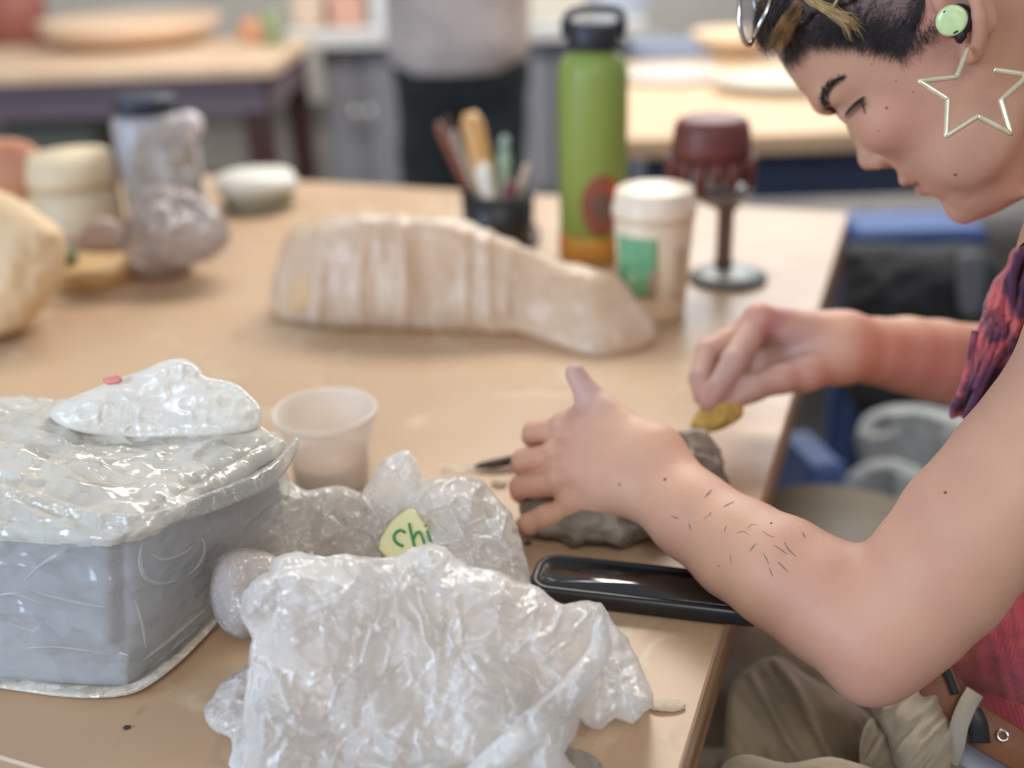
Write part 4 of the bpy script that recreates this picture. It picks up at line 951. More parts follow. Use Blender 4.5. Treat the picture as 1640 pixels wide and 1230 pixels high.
# ---- clay piece under the hand
m_wet=mat('wet_brown_clay',(138,126,114),.55,col2=(112,102,92),nscale=26,bump=.5,bscale=110,bumpd=.002)
pc=T(985,848); 
def cl(px,py,h,r,k=.02): 
    c=T(px,py,h); return ell(c,r,None,k)
cp=[ell(T(960,815,.018),(.056,.040,.019),None,.02),ell(T(1075,770,.020),(.042,.038,.024),None,.02),ell(T(1112,738,.026),(.018,.020,.026),None,.015),ell(T(893,806,.012),(.026,.022,.013),None,.015)]
def clayf(V):
    return V
Vc,fc=sculpt(cp,.0025); Nc=vnormals(Vc,fc); Vc=Vc+Nc*(ridged(Vc,38,3,3)*.0045+fbm(Vc,60,8)*.002)[:,None]; Vc[:,2]=np.clip(Vc[:,2],TZ+.0006,None)
co=quadmesh('clay_slab',Vc,fc,m_wet); tag(co,'rough dark grey-brown piece of wet clay held under the left hand','clay')
# ---- black tablet at the table edge
m_gl=mat('black_glass',(20,17,20),.07,spec=.7,coat=1); m_case=mat('black_case',(16,20,28),.32,spec=.6)
q1,q2,q3=T(848,915,.012),T(1062,893+14,.012),T(1195,1004,.012)
ca_=T(905,958,.012); a0=T(852,895,.012)
tbp=thing('tablet',T(1010,950),'glossy black tablet lying at the table edge under the forearm','tablet')
front_l=T(850,945,.012);front_r=T(1196,985,.012); back_l=T(848,883,.012)
ux=front_r-front_l;ux[2]=0;LX=np.linalg.norm(ux);ux/=LX; uy=np.array([-ux[1],ux[0],0]); LY=float((back_l-front_l)@uy)
def rrect(o_,lx,ly,r,z,ins=0,n=6):
    P=[]
    for cx,cy,a0_ in((lx-r,r,-90),(lx-r,ly-r,0),(r,ly-r,90),(r,r,180)):
        for k in range(n+1):
            a=math.radians(a0_+90*k/n); P.append(o_+ux*(cx+(r-ins)*math.cos(a))+uy*(cy+(r-ins)*math.sin(a))+np.array([0,0,z]))
    return P
org=front_l.copy(); org[2]=TZ; LX=LX+.02; org=org-ux*.004
rings=[(0.0006,.0035),(.003,.0005),(.009,0),(.0125,.0010),(.0135,.003),(.0135,.0055),(.0122,.0062)]
V=[];Fc=[]
for z,ins in rings: V+=rrect(org,LX,LY,.016,z,ins)
n=28
for i in range(len(rings)-1):
    for k in range(n): Fc.append((i*n+k,i*n+(k+1)%n,(i+1)*n+(k+1)%n,(i+1)*n+k))
Fc+=[tuple(range(n-1,-1,-1)),tuple((len(rings)-1)*n+k for k in range(n))]
fixn(auto('case',V,Fc,m_case,tbp))
V=rrect(org,LX,LY,.016,.0123,.0064)+rrect(org,LX,LY,.016,.0129,.0068); Fc=[tuple(range(n-1,-1,-1)),tuple(n+k for k in range(n))]+[(k,(k+1)%n,n+(k+1)%n,n+k) for k in range(n)]
sc_=fixn(auto('screen',V,Fc,m_gl,tbp))
# ---- sponge-like rib in the hand, tool and crumbs
m_sp=mat('ochre_sponge',(212,184,104),.85,col2=(176,142,72),nscale=90,bump=.8,bscale=260,bumpd=.0015)
sp=pillow('sponge',[(1108,688),(1107,676),(1116,660),(1132,648),(1160,640),(1182,643),(1191,655),(1188,668),(1172,680),(1150,690),(1125,693)],2.5,lambda x,y:.862,.009,.009,16,m_sp,None,disp=crump(.0012,150,.0006,400,3))
tag(sp,'small yellow-ochre sponge pinched in the right hand above the clay','sponge')
wt=mesh('needle_tool',*tube(spline([W(1096,708,.853),W(1110,700,.853),W(1124,694,.858)],5),.0006,6),m_smear); tag(wt,'thin curled sliver of clay lying on top of the clay piece','sliver'); wt.name='clay_sliver'; wt.data.name='clay_sliver'
m_tool=mat('dark_wood_tool',(62,52,42),.6); 
tl=thing('modelling_tool',T(790,748),'dark-tipped wooden modelling tool pointing at the fingers of the left hand','tool')
auto('handle',*tube([T(815,738,.006),T(840,735,.007),T(880,730,.008)],[.0042,.0045,.0045],10),mat('brown_handle',(96,80,58),.5),tl)
auto('blade',*tube([T(758,749,.003),T(770,746,.004),T(790,743,.005),T(816,738,.006)],[.0008,.0028,.004,.0042],10),m_tool,tl)
auto('wire_loop',*tube(spline([T(760,749,.003),T(740,752,.003),T(718,752,.003),T(706,748,.003),T(720,745,.003),T(745,746,.003),T(760,748,.003)],5),.0005,6),m_metal,tl)
m_crumb=mat('pale_clay_crumb',(214,198,176),.8)
for (x,y,r,lab) in((800,773,.005,'pale crumb of clay beside the little finger'),(1068,1130,.0045,'small white flake at the tip of the front bag'),(845,870,.0022,'tiny dark crumb of clay left of the tablet'),(203,1165,.0016,'tiny speck on table in front of the clay block'),(884,958,.004,'small brown crumb where front bag meets tablet')):
    c=T(x,y,r*.4); V,Fc=[],[]
    pr=[ell(c,(r*(2.4 if x==1068 else 1.4),r,r*.6),None,.001)]
    Vk,fk=sculpt(pr,r/6,8); Vk=Vk+vnormals(Vk,fk)*(fbm(Vk,3/r*.35,4)*r*.3)[:,None]; Vk[:,2]=np.maximum(Vk[:,2],TZ+.0002)
    o=quadmesh('clay_crumb',Vk,fk,m_crumb if x in(800,1068) else m_tool); tag(o,lab,'crumb')
print('foreground',time.time()-T0)
# ================================================================== MIDDLE OF THE TABLE
m_tan=film('tan_bag',(236,220,200),opac=.74,rough=.34,scale=9,bump=.2,trl=.35,dist=.006,spec=.5,col2=(226,204,178))
mb=thing('wrapped_bundle',T(640,510),'long tan translucent plastic bundle with a twisted tail, on middle of the table','plastic bundle')
pillow('clay_content',[(462,500),(470,420),(500,368),(600,352),(720,362),(800,390),(850,430),(840,500),(700,515),(520,512)],9,lambda x,y:lean_depth(x,y,T(640,528),70)+.02,.03,.07,70,mat('tan_clay',(206,172,134),.8),mb,floor_z=TZ+.001)
tb_=lambda x:float(np.interp(x,[440,560,760,850,950,1050],[512,530,536,552,572,560]))
def tan_disp(px,py,X,s): 
    return .007*ridged(np.c_[px/70.,py/260.,px*0],1,4,2)+.005*fbm(np.c_[px,py,px*0],1/70.,6)+.0006*ridged(X,50,5,2)
pillow('bag_film',[(440,500),(438,440),(462,375),(500,352),(580,342),(660,343),(730,348),(790,370),(830,388),(880,412),(940,426),(990,445),(1020,480),(1045,510),(1052,540),(1020,562),(960,570),(900,556),(850,535),(760,532),(640,528),(540,526),(480,520)],5,lambda x,y:lean_depth(x,y,T(x,tb_(x)),float(np.interp(x,[700,950],[70,48]))),lambda x,y:np.interp(x,[700,950],[.03,.010]),lambda x,y:np.interp(x,[700,950],[.09,.03]),70,m_tan,mb,disp=tan_disp,floor_z=TZ+.0008,edge_wob=5)
# bottle
def base_on_table(px,py): p=T(px,py); return p,float((p-CAM)@vd)
def ph(px,py_top,p):  # world height above p of the point seen at py_top on the vertical through p
    best=None
    z=np.linspace(0,.6,1201); Q=p[None]+np.c_[z*0,z*0,z]; r=Q-CAM; y=615-F*(r@vu)/(r@vd); return float(z[np.argmin(abs(y-py_top))])
pb_,db=base_on_table(950,408); rb_=53*db/F; hb=ph(950,84,pb_)
bt=thing('water_bottle',pb_,'tall lime green metal water bottle with black cap and round sticker','water bottle')
m_green=mat('lime_paint',(134,154,74),.45,coat=.05); 
auto('bottle_body',*lathe(pb_,[(0,0),(rb_*.92,0),(rb_,.006),(rb_,hb-.03),(rb_*.97,hb-.018),(rb_*.86,hb-.006),(rb_*.66,hb),(rb_*.6,hb+.012),(0,hb+.012)],56),m_green,bt)
m_cap=mat('black_cap',(34,36,48),.45)
cap_o=auto('cap',*lathe(pb_+np.array([0,0,hb]),[(0,.004),(rb_*.72,.004),(rb_*.74,.010),(rb_*.74,.030),(rb_*.66,.036),(0,.036)],40),m_cap,bt)
hd=[pb_+np.array([x*rb_,0,hb+z]) for x,z in((-.74,.020),(-.78,.034),(-.62,.046),(-.2,.050),(.3,.050),(.7,.046),(.82,.034),(.76,.018))]
subpart('cap_handle',*tube(spline(hd,4),.0055,10),m_cap,cap_o)
def arcpatch(p,r,a0,a1,z0,z1,th,m,name,parent,ell_=False,n=20,k=10):
    """patch wrapped on a cylinder; a in radians, 0 = facing the camera, + = right"""
    base=math.atan2(CAM[1]-p[1],CAM[0]-p[0]); V=[];Fc=[]
    for s_ in(0,1):
        for j in range(k+1):
            for i in range(n+1):
                u=-1+2*i/n; v=-1+2*j/k
                if ell_: uu=u*math.sqrt(1-v*v/2); vv_=v*math.sqrt(1-u*u/2)
                else: uu,vv_=u,v
                a=base+((a0+a1)/2+(a1-a0)/2*uu); z=(z0+z1)/2+(z1-z0)/2*vv_; rr=r+(th if s_ else .0002); V.append((p[0]+rr*math.cos(a),p[1]+rr*math.sin(a),p[2]+z))
    m1=(n+1)*(k+1)
    for j in range(k):
        for i in range(n):
            a_=j*(n+1)+i; Fc.append((a_+m1,a_+1+m1,a_+n+2+m1,a_+n+1+m1)); Fc.append((a_,a_+n+1,a_+n+2,a_+1))
    for i in range(n): Fc+= [(i,i+1,i+1+m1,i+m1),(k*(n+1)+i+1,k*(n+1)+i,k*(n+1)+i+m1,k*(n+1)+i+1+m1)]
    for j in range(k): Fc+= [((j+1)*(n+1),j*(n+1),j*(n+1)+m1,(j+1)*(n+1)+m1),(j*(n+1)+n,(j+1)*(n+1)+n,(j+1)*(n+1)+n+m1,j*(n+1)+n+m1)]
    return auto(name,V,Fc,m,parent)
z1,z2=ph(950,365,pb_),ph(950,268,pb_)
st_=arcpatch(pb_,rb_,-.35,.85,z1,z2,.0006,mat('rust_sticker',(150,84,62),.5,col2=(134,72,58),nscale=40),'sticker',bt,True)
arcpatch(pb_,rb_+.0006,-.05,.55,z1+.02,z2-.022,.0005,mat('grey_sticker_print',(110,84,76),.5),'sticker_print',st_,True)
arcpatch(pb_,rb_+.0006,.45,.75,z2-.03,z2-.008,.0005,mat('orange_sticker_print',(200,90,44),.5),'sticker_print',st_,True)
auto('base_sleeve',*lathe(pb_,[(rb_*.95,.0004),(rb_*1.035,.0004),(rb_*1.04,.004),(rb_*1.035,.032),(rb_*1.0,.034),(rb_*1.001,.002),(rb_*.95,.0004)],48),mat('amber_rubber',(206,150,60),.45,col2=(186,124,48),nscale=40),bt)
# tumbler
pt_=T(1044,500); dt_=float((pt_-CAM)@vd); ht=ph(1044,300,pt_); r1_=52*dt_/F;r2_=62*dt_/F
tu=thing('tumbler',pt_,'cream coffee tumbler with a green patch, in front of the lime bottle','cup')
m_cream=mat('cream_plastic',(228,212,186),.4)
auto('cup_body',*lathe(pt_,[(0,0),(r1_*.94,0),(r1_,.004),(r2_,ht*.80),(r2_*.98,ht*.81),(0,ht*.81)],48),m_cream,tu)
auto('lid',*lathe(pt_,[(0,ht*.79),(r2_*1.04,ht*.79),(r2_*1.05,ht*.86),(r2_*1.0,ht*.88),(r2_*.96,ht*.985),(r2_*.9,ht),(r2_*.5,ht*.985),(0,ht*.985)],48),mat('ivory_lid',(236,222,200),.35),tu)
lo_=arcpatch(pt_,(r1_+r2_)/2,-1.05,.1,ht*.22,ht*.68,.003,mat('green_print',(118,176,132),.5,col2=(96,160,116),nscale=50),'green_patch',tu)
arcpatch(pt_,(r1_+r2_)/2+.003,-.12,.10,ht*.22,ht*.44,.0008,mat('brown_print',(150,140,116),.5),'brown_print',lo_)
arcpatch(pt_,(r1_+r2_)/2+.003,-.7,-.35,ht*.3,ht*.42,.0008,mat('light_green_print',(150,196,160),.5),'light_print',lo_,True)
arcpatch(pt_,(r1_+r2_)/2,.55,.95,ht*.2,ht*.6,.003,mat('taupe_print',(196,176,150),.5),'taupe_patch',tu)
# stand with the dripping brown pot
ps_=T(1165,448); ds_=float((ps_-CAM)@vd); k_=ds_/F
m_iron=mat('grey_iron',(128,132,132),.45,metal=.4); 
sd=thing('banding_wheel',ps_,'grey metal banding wheel on a stem, behind the tumbler','banding wheel')
z_top=ph(1150,296,ps_)
auto('base',*lathe(ps_,[(0,0),(62*k_,0),(62*k_,.006),(46*k_,.012),(20*k_,.018),(0,.018)],48),m_iron,sd)
auto('stem',*lathe(ps_+np.array([-.006,0,0]),[(0,.016),(16*k_,.016),(13*k_,.03),(13*k_,z_top*.72),(22*k_,z_top*.80),(0,z_top*.80)],32),mat('stem_iron',(120,104,98),.5,metal=.3),sd)
auto('wheel_head',*lathe(ps_+np.array([-.014,0,0]),[(0,z_top*.79),(20*k_,z_top*.79),(46*k_,z_top*.90),(50*k_,z_top*.93),(50*k_,z_top*.96),(0,z_top*.96)],48),mat('head_iron',(140,134,130),.4,metal=.4),sd)
pv_=ps_+np.array([-.027,0,z_top*.96+.0005]); zt=ph(1130,186,ps_)-z_top*.96
pot=thing('glazed_pot',pv_,'upside-down dark red-brown pot with drips round its rim, on the banding wheel','pot')
m_pot=mat('oxblood_glaze',(112,58,50),.5,col2=(96,46,42),nscale=30)
auto('pot_body',*lathe(pv_,[(58*k_,zt*.42),(61*k_,zt*.42),(60*k_,zt*.62),(57*k_,zt*.86),(52*k_,zt*.96),(44*k_,zt),(0,zt),(0,zt*.96),(50*k_,zt*.9),(56*k_,zt*.6),(58*k_,zt*.42)],56),m_pot,pot)
for i in range(15):
    a=2*math.pi*i/15+.1; l=[.36,.16,.42,.10,.30,.42,.2,.38,.12,.28,.42,.22,.36,.14,.4][i]
    c=pv_+np.array([math.cos(a)*59.5*k_,math.sin(a)*59.5*k_,0])
    auto('drip',*tube([c+np.array([0,0,zt*.46]),c+np.array([0,0,zt*(.44-l*.5)]),c+np.array([0,0,zt*(.43-l)])],[.0085,.0072,.0045],10),m_pot,pot)
auto('pot_foot',*lathe(pv_,[(20*k_,0),(26*k_,0),(30*k_,zt*.45),(24*k_,zt*.6),(18*k_,zt*.6),(20*k_,0)],32),mat('pale_foot',(190,188,190),.6),pot)
# tool cup
pk_=T(800,392); dk=float((pk_-CAM)@vd)/F; hk=ph(800,305,pk_)
tc_=thing('tool_cup',pk_,'black cup crowded with brushes and wooden tools, left of the lime bottle','cup')
auto('cup_body',*lathe(pk_,[(0,0),(50*dk,0),(54*dk,.004),(58*dk,hk),(54*dk,hk),(50*dk,.006),(0,.006)],40),mat('black_plastic',(32,32,38),.4),tc_)
m_wd=mat('tool_wood',(206,158,98),.5); m_wd2=mat('red_brown_wood',(120,66,44),.5)
def stick(name,x0,y0,x1,y1,w,m,label,flat=False,tipm=None,tipn='bristles'):
    b_=pk_+np.array([(x0-800)*dk*.5,rng.uniform(-.01,.01),.008])
    D=float((pk_-CAM)@vd)
    # end point on a ray at cup distance
    e=W(x1,y1,D-.045+rng.uniform(-.01,.01)); 
    t_=thing(name,b_,label,'tool','tools standing in the black cup')
    P=[b_,b_*.5+e*.5,e*.92+b_*.08,e]; auto('handle',*tube(P,[w*.8*dk,w*dk,w*dk,w*.55*dk],10),m,t_)
    if tipm: 
        d_=(e-b_)/np.linalg.norm(e-b_); auto(tipn,*tube([e-d_*.004,e+d_*.008,e+d_*.018],[w*.6*dk,w*.9*dk,w*.3*dk],10),tipm,t_)
stick('wooden_spatula',800,330,752,180,19,m_wd,'broad blond wooden spatula, tallest tool in the black cup')
stick('modelling_stick',780,330,700,196,9,m_wd2,'thin red-brown wooden stick leaning left in the black cup')
stick('paint_brush',790,330,722,205,7,mat('grey_brush_handle',(160,150,140),.5),'thin pale-handled brush between stick and spatula',tipm=mat('dark_bristle',(80,60,50),.9))
stick('paint_brush',800,330,772,262,13,mat('white_handle',(230,228,220),.4),'short thick white-handled tool in the black cup')
stick('paint_brush',812,330,808,238,11,mat('sage_handle',(150,172,150),.5),'sage green handled brush on the right of the black cup',tipm=mat('sage_tip',(150,166,160),.8))
stick('paint_brush',820,330,845,262,7,mat('beige_handle',(196,176,156),.5),'thin beige brush leaning right out of the black cup')
stick('wooden_spatula',795,345,778,318,17,mat('yellow_wood',(220,160,60),.5),'short yellow wooden tool low in the black cup')
stick('modelling_stick',806,335,818,292,11,mat('maroon_handle',(120,50,66),.5),'short maroon-handled tool in the black cup')
o=mesh('loop_tool',*tube(spline([T(842,395,.004),T(858,388,.006),T(862,372,.008),T(850,358,.008),T(836,366,.006),T(834,384,.005),T(842,395,.004)],5),.003,8),m_cap); tag(o,'small black loop tool lying at the foot of the black cup','tool')
# white lid/dish
pd_=T(415,330); kd=float((pd_-CAM)@vd)/F
ds=thing('lidded_dish',pd_,'round pale dish with white lid at far left edge of the table','dish')
hd_=ph(415,300,pd_)
auto('dish_body',*lathe(pd_,[(0,0),(52*kd,0),(60*kd,hd_),(0,hd_)],40),mat('sage_dish',(150,150,130),.5),ds)
auto('lid',*lathe(pd_,[(0,hd_),(66*kd,hd_),(66*kd,hd_+.006),(58*kd,hd_+.022),(30*kd,hd_+.026),(0,hd_+.026)],40),mat('white_lid',(214,212,204),.4),ds)
# far left cluster
yb=pillow('foam_bag',[(-80,300),(-20,300),(30,318),(70,345),(100,370),(106,410),(96,450),(80,480),(50,515),(10,540),(-80,560)],6,lambda x,y:lean_depth(x,y,T(20,545),68),.04,.08,80,mat('pale_yellow_bag',(218,190,152),.6,col2=(212,180,140),nscale=12,bump=.3,bscale=30,bumpd=.006),None,disp=crump(.006,18,.001,50,71),floor_z=TZ+.001)
tag(yb,'big soft pale yellow bag cut off by the left picture edge','bag')
pw=T(150,448); kw=float((pw-CAM)@vd)/F
o=mesh('wooden_bat',*lathe(pw,[(0,0),(62*kw,0),(64*kw,.004),(64*kw,.018),(61*kw,.022),(0,.022)],48),mat('bat_wood',(206,168,116),.5,col2=(188,148,98),nscale=8,stretch=(1,8,1))); tag(o,'round thick wooden board at left, with green and grey pieces on top','board')
g_=mesh('green_piece',*lathe(pw+np.array([-.03,-.0,.0222]),[(0,0),(16*kw,0),(18*kw,.012),(10*kw,.022),(0,.024)],24),mat('moss_glaze',(104,120,78),.6)); tag(g_,'small moss green lump on the round wooden board','clay piece')
def blob(name,poly,base,th,tf,tb,R,m,label,cat,dsp=None,group=None,sp_=5,fz=True):
    o=pillow(name,poly,sp_,lambda x,y:lean_depth(x,y,base,th),tf,tb,R,m,None,disp=dsp,floor_z=TZ+.001 if fz else None); tag(o,label,cat,group); return o
blob('clay_piece',[(122,395),(130,370),(150,350),(185,352),(200,380),(195,402),(150,405)],T(160,440,.022)+np.array([0,0,0]),75,.015,.03,30,mat('grey_pink_clay',(168,148,140),.7),'grey-pink lump of clay at the back of the wooden board','clay piece',fz=False)
pj=T(135,372); kj=float((pj-CAM)@vd)/F; hj=ph(135,240,pj)
jr=thing('cream_tub',pj,'squat cream tub with wide lid at left, behind wooden board','tub')
auto('tub_body',*lathe(pj,[(0,0),(58*kj,0),(64*kj,.01),(66*kj,hj*.62),(0,hj*.62)],40),mat('cream_tub_plastic',(206,190,160),.5),jr)
auto('lid',*lathe(pj,[(0,hj*.6),(69*kj,hj*.6),(69*kj,hj*.72),(60*kj,hj*.96),(0,hj)],40),mat('cream_lid',(216,198,166),.5),jr)
blob('cloth_bundle',[(-30,330),(-30,232),(0,222),(35,225),(62,240),(74,268),(68,300),(45,318),(20,330)],T(20,372),80,.02,.05,45,mat('brick_red_cloth',(176,108,88),.7,col2=(196,150,108),nscale=9),'rust red and tan cloth bundle behind the yellow bag','bundle',crump(.006,20,.001,50,3))
pl_=T(262,435); kl=float((pl_-CAM)@vd)/F
o=mesh('lilac_dish',*lathe(pl_,[(0,0),(44*kl,0),(52*kl,.012),(54*kl,.022),(50*kl,.022),(44*kl,.006),(0,.006)],40),mat('lilac_glaze',(168,148,146),.4)); tag(o,'low lilac-grey dish under the pile of clear bags at left','dish')
m_cb=film('clear_bag',(216,206,202),opac=.7,rough=.2,scale=16,bump=.6,trl=.3,col2=(170,156,152),dist=.01)
blob('clear_plastic_bag',[(205,405),(200,360),(215,320),(240,300),(290,300),(330,320),(362,350),(368,385),(340,415),(290,425),(240,425)],T(280,428,.022),72,.03,.06,50,m_cb,'crumpled clear bag heaped on the lilac dish','plastic bag',crump(.014,24,.003,60,5))
blob('clear_plastic_bag',[(205,330),(208,260),(225,215),(260,205),(300,215),(318,260),(322,310),(290,330)],T(262,400),80,.02,.05,45,film('grey_clear_bag',(186,176,166),opac=.8,rough=.25,scale=14,bump=.5,col2=(158,148,142)),'taller greyish plastic bag standing behind the clear bag','plastic bag',crump(.012,20,.003,50,6))
pj2=T(262,360); kk=float((pj2-CAM)@vd)/F; hh_=ph(262,152,pj2)
jl=thing('jar',pj2,'tall clear jar with dark navy lid, behind the plastic bags at left','jar')
auto('jar_body',*lathe(pj2,[(0,0),(46*kk,0),(50*kk,.006),(52*kk,hh_*.8),(44*kk,hh_*.88),(0,hh_*.88)],40),mat('cloudy_jar',(182,178,184),.3,alpha=.85),jl)
auto('lid',*lathe(pj2,[(0,hh_*.87),(47*kk,hh_*.87),(47*kk,hh_*.99),(40*kk,hh_),(0,hh_)],40),mat('navy_lid',(38,44,62),.4),jl)
pq=T(326,352); kq=float((pq-CAM)@vd)/F; hq2=ph(326,188,pq)
sp2=thing('round_headed_post',pq,'grey post with white ball knob right of the navy-lidded jar','stand')
auto('post',*lathe(pq,[(0,0),(24*kq,0),(24*kq,.006),(9*kq,.012),(9*kq,hq2-.02),(0,hq2-.02)],20),mat('post_grey',(150,150,154),.5),sp2)
cs=[(0,hq2-.034)]+[(22*kq*math.sin(a),hq2-.012-22*kq*math.cos(a)) for a in np.linspace(.2,math.pi-.02,12)]
auto('knob',*lathe(pq,cs,24),mat('white_knob',(214,206,212),.3),sp2)
print('middle',time.time()-T0)
# ================================================================== BACKGROUND
def bg(px,py,D): return W(px,py,D)
def zat(px,py,Y): # point on ray where world y = Y
    v=ray(px,py); return CAM+v*((Y-CAM[1])/v[1])
# far left table
m_tt=mat('pale_tabletop',(218,190,160),.5,col2=(206,176,146),nscale=4); m_fr=mat('brown_frame',(92,66,66),.6); m_leg=mat('dark_brown_leg',(62,34,30),.6)
Y1=T(300,106)[1]
xr=T(455,90)[0]; fl=thing('far_table',((xr-1.3),Y1+.45,0),'second wooden table with dark frame behind, at upper left','table')
fixn(auto('tabletop',*box((xr-1.5,Y1+.45,TZ-.02),(3.0,.90,.04),0,.004),m_tt,fl,False))
fixn(auto('frame_rail',*box((xr-1.5,Y1+.06,TZ-.10),(2.9,.04,.12),0,.003),mat('mauve_grey_rail',(112,98,108),.6),fl,False))
fixn(auto('frame_rail',*box((xr-.06,Y1+.46,TZ-.10),(.04,.72,.12),0,.003),mat('mauve_rail',(120,100,104),.6),fl,False))
for x_ in(xr-.09,xr-2.9): 
    for y_ in(Y1+.09,Y1+.82): fixn(auto('leg',*box((x_,y_,(TZ-.04)/2),(.085,.085,TZ-.04),0,.004),m_leg,fl,False))
fixn(auto('lower_shelf',*box((xr-1.6,Y1+.46,.22),(2.4,.7,.03),0,.003),mat('shelf_wood',(120,96,84),.7),fl,False))
def bin_(name,px,w,h,Y,z0,m,label,cat='box',dep_=.3,bev=.01):
    x=zat(px,200,Y)[0]; o=mesh(name,*box((x,Y+dep_/2,z0+h/2),(w,dep_,h),0,bev),m,None,False); fixn(o); tag(o,label,cat); return o
fs=.2355
bin_('storage_bin',70,.34,.30,Y1+.25,fs,mat('grey_green_bin',(112,120,110),.6),'grey-green storage bin on the shelf of the far left table')
bin_('storage_box',185,.22,.14,Y1+.16,fs,mat('brown_box',(112,80,62),.7),'low brown box on the shelf of the far left table')
# things on far left table
def bgl(name,px,py,r,h,m,label,cat,prof=None,Y=None):
    p=T(px,py); 
    o=mesh(name,*lathe(p,prof or [(0,0),(r*.9,0),(r,.01),(r,h*.9),(r*.8,h),(0,h)],28),m); tag(o,label,cat); return o
bgl('wide_bowl',215,72,.34,.09,mat('peach_bowl',(226,196,166),.5),'wide peach-coloured bowl on the far left table','bowl',[(0,0),(.2,0),(.30,.04),(.34,.10),(.31,.10),(.27,.045),(0,.02)])
bgl('terracotta_pot',30,68,.13,.2,mat('terracotta_red',(150,88,74),.6),'reddish pot at far upper left corner','pot')
bgl('small_green_pot',440,72,.045,.12,mat('soft_green',(138,146,112),.6),'small green pot at right end of the far left table','pot')
bgl('small_orange_pot',408,66,.05,.08,mat('soft_orange',(206,148,106),.6),'small orange pot beside the small green one','pot')
# grey cabinets with pale worktop
m_cab=mat('grey_cabinet',(136,138,144),.45,col2=(126,126,132),nscale=2); m_ctop=mat('pale_worktop',(206,204,200),.5)
Yc=4.3; xl,xr2=zat(475,200,Yc)[0],zat(1010,200,Yc)[0]; zc=float(zat(560,48,Yc)[2])
ctp=mesh('worktop',*box(((xl+xr2)/2,Yc+.3,zc-.03),(xr2-xl+.1,.72,.06),0,.004),m_ctop,None,False); fixn(ctp); tag(ctp,'pale continuous worktop over the grey cabinets at the back','worktop')
xl=max(xl,xr+.02); nC=4
for i in range(nC):
    wx=(xr2-xl)/nC; cx=xl+wx*(i+.5); lb_=['leftmost grey cabinet, right behind the dark table leg','grey cabinet left of the standing person','grey cabinet behind the standing person','grey cabinet seen left of the lime bottle'][i]
    c_=thing('cabinet',(cx,Yc+.32,0),lb_,'cabinet','grey cabinets along the back')
    fixn(auto('cabinet_body',*box((cx,Yc+.32,(zc-.06)/2),(wx-.006,.6,zc-.062),0,.004),m_cab,c_,False))
    for sg in(-1,1):
        dr=fixn(auto('door',*box((cx+sg*wx/4,Yc+.008,(zc-.06)/2+.05),(wx/2-.02,.022,zc-.22),0,.004),m_cab,c_,False))
        subpart('handle',*tube([(cx+sg*.03,Yc-.02,zc-.28),(cx+sg*.03,Yc-.028,zc-.34),(cx+sg*.03,Yc-.02,zc-.40)],.006,8),m_metal,dr)
# objects on the worktop
for i,(px,w_,h_,c,lb_) in enumerate(((498,.12,.16,(214,190,168),'beige box on left end of the back worktop'),(556,.14,.12,(208,160,140),'salmon box on the back worktop beside the beige one'),(618,.14,.2,(206,208,208),'white box on the worktop just left of the person'),(880,.25,.12,(214,206,190),'cream box on worktop right of the standing person'),(985,.2,.10,(190,198,210),'pale blue box at right end of the worktop'))):
    x=zat(px,40,Yc+.2)[0]; o=mesh('storage_box',*box((x,Yc+.25,zc+h_/2),(w_,.22,h_),.1*i,.008),mat('box_%d'%i,c,.6),None,False); fixn(o); tag(o,lb_,'box')
# right-hand back bench
m_bench=mat('bench_wood',(198,166,128),.5,col2=(188,154,116),nscale=4)
Yb1=T(1200,208)[1]; xb0=T(985,200)[0]; 
rbx=thing('back_bench',(xb0+1.2,Yb1+.55,0),'long pale wooden bench across the back right, behind the head','bench')
fixn(auto('benchtop',*box((xb0+1.4,Yb1+.52,TZ-.02),(2.8,1.15,.04),0,.004),m_bench,rbx,False))
fixn(auto('frame_rail',*box((xb0+1.4,Yb1+.06,TZ-.10),(2.6,.04,.11),0,.003),mat('navy_rail',(42,52,76),.6),rbx,False))
for x_ in(xb0+.1,xb0+2.6):
    for y_ in(Yb1+.1,Yb1+.95): fixn(auto('leg',*box((x_,y_,(TZ-.06)/2),(.07,.07,TZ-.06),0,.003),mat('leg_navy',(50,58,78),.6),rbx,False))
o=thing('shelf',(xb0+1.4,Yb1+.5,0),'low slatted shelf stored under the back bench','shelf')
fixn(auto('board',*box((xb0+1.4,Yb1+.5,.30),(2.3,.7,.03),0,.003),mat('board_grey',(140,134,130),.7),o,False))
for x_ in(xb0+.32,xb0+2.45): fixn(auto('leg',*box((x_,Yb1+.5,.1425),(.04,.6,.285),0,.003),mat('board_leg',(120,116,112),.7),o,False))
us=[(1222,.07,.16,(206,204,216),'white tub'),(1262,.07,.13,(190,190,200),'pale grey tub'),(1303,.06,.15,(150,84,84),'maroon tub'),(1340,.06,.12,(216,206,196),'cream carton'),(1376,.05,.14,(178,96,92),'brick red can'),(1412,.06,.15,(200,196,178),'buff carton'),(1452,.06,.12,(120,124,136),'slate grey can'),(1170,.08,.12,(186,184,190),'silver can')]
for i,(px,w_,h_,c,nm) in enumerate(us):
    x=zat(px,290,Yb1+.3)[0]; pr=[(0,0),(w_*.46,0),(w_*.5,.006),(w_*.5,h_*.88),(w_*.42,h_*.92),(w_*.42,h_),(0,h_)]
    o=mesh('tub' if 'tub' in nm else 'carton' if 'carton' in nm else 'can',*lathe((x,Yb1+.34+.02*(i%3),.3155),pr,24),mat('us%d'%i,c,.5)); tag(o,nm+' on the low shelf under the back bench',nm.split()[-1],'containers under the back bench')
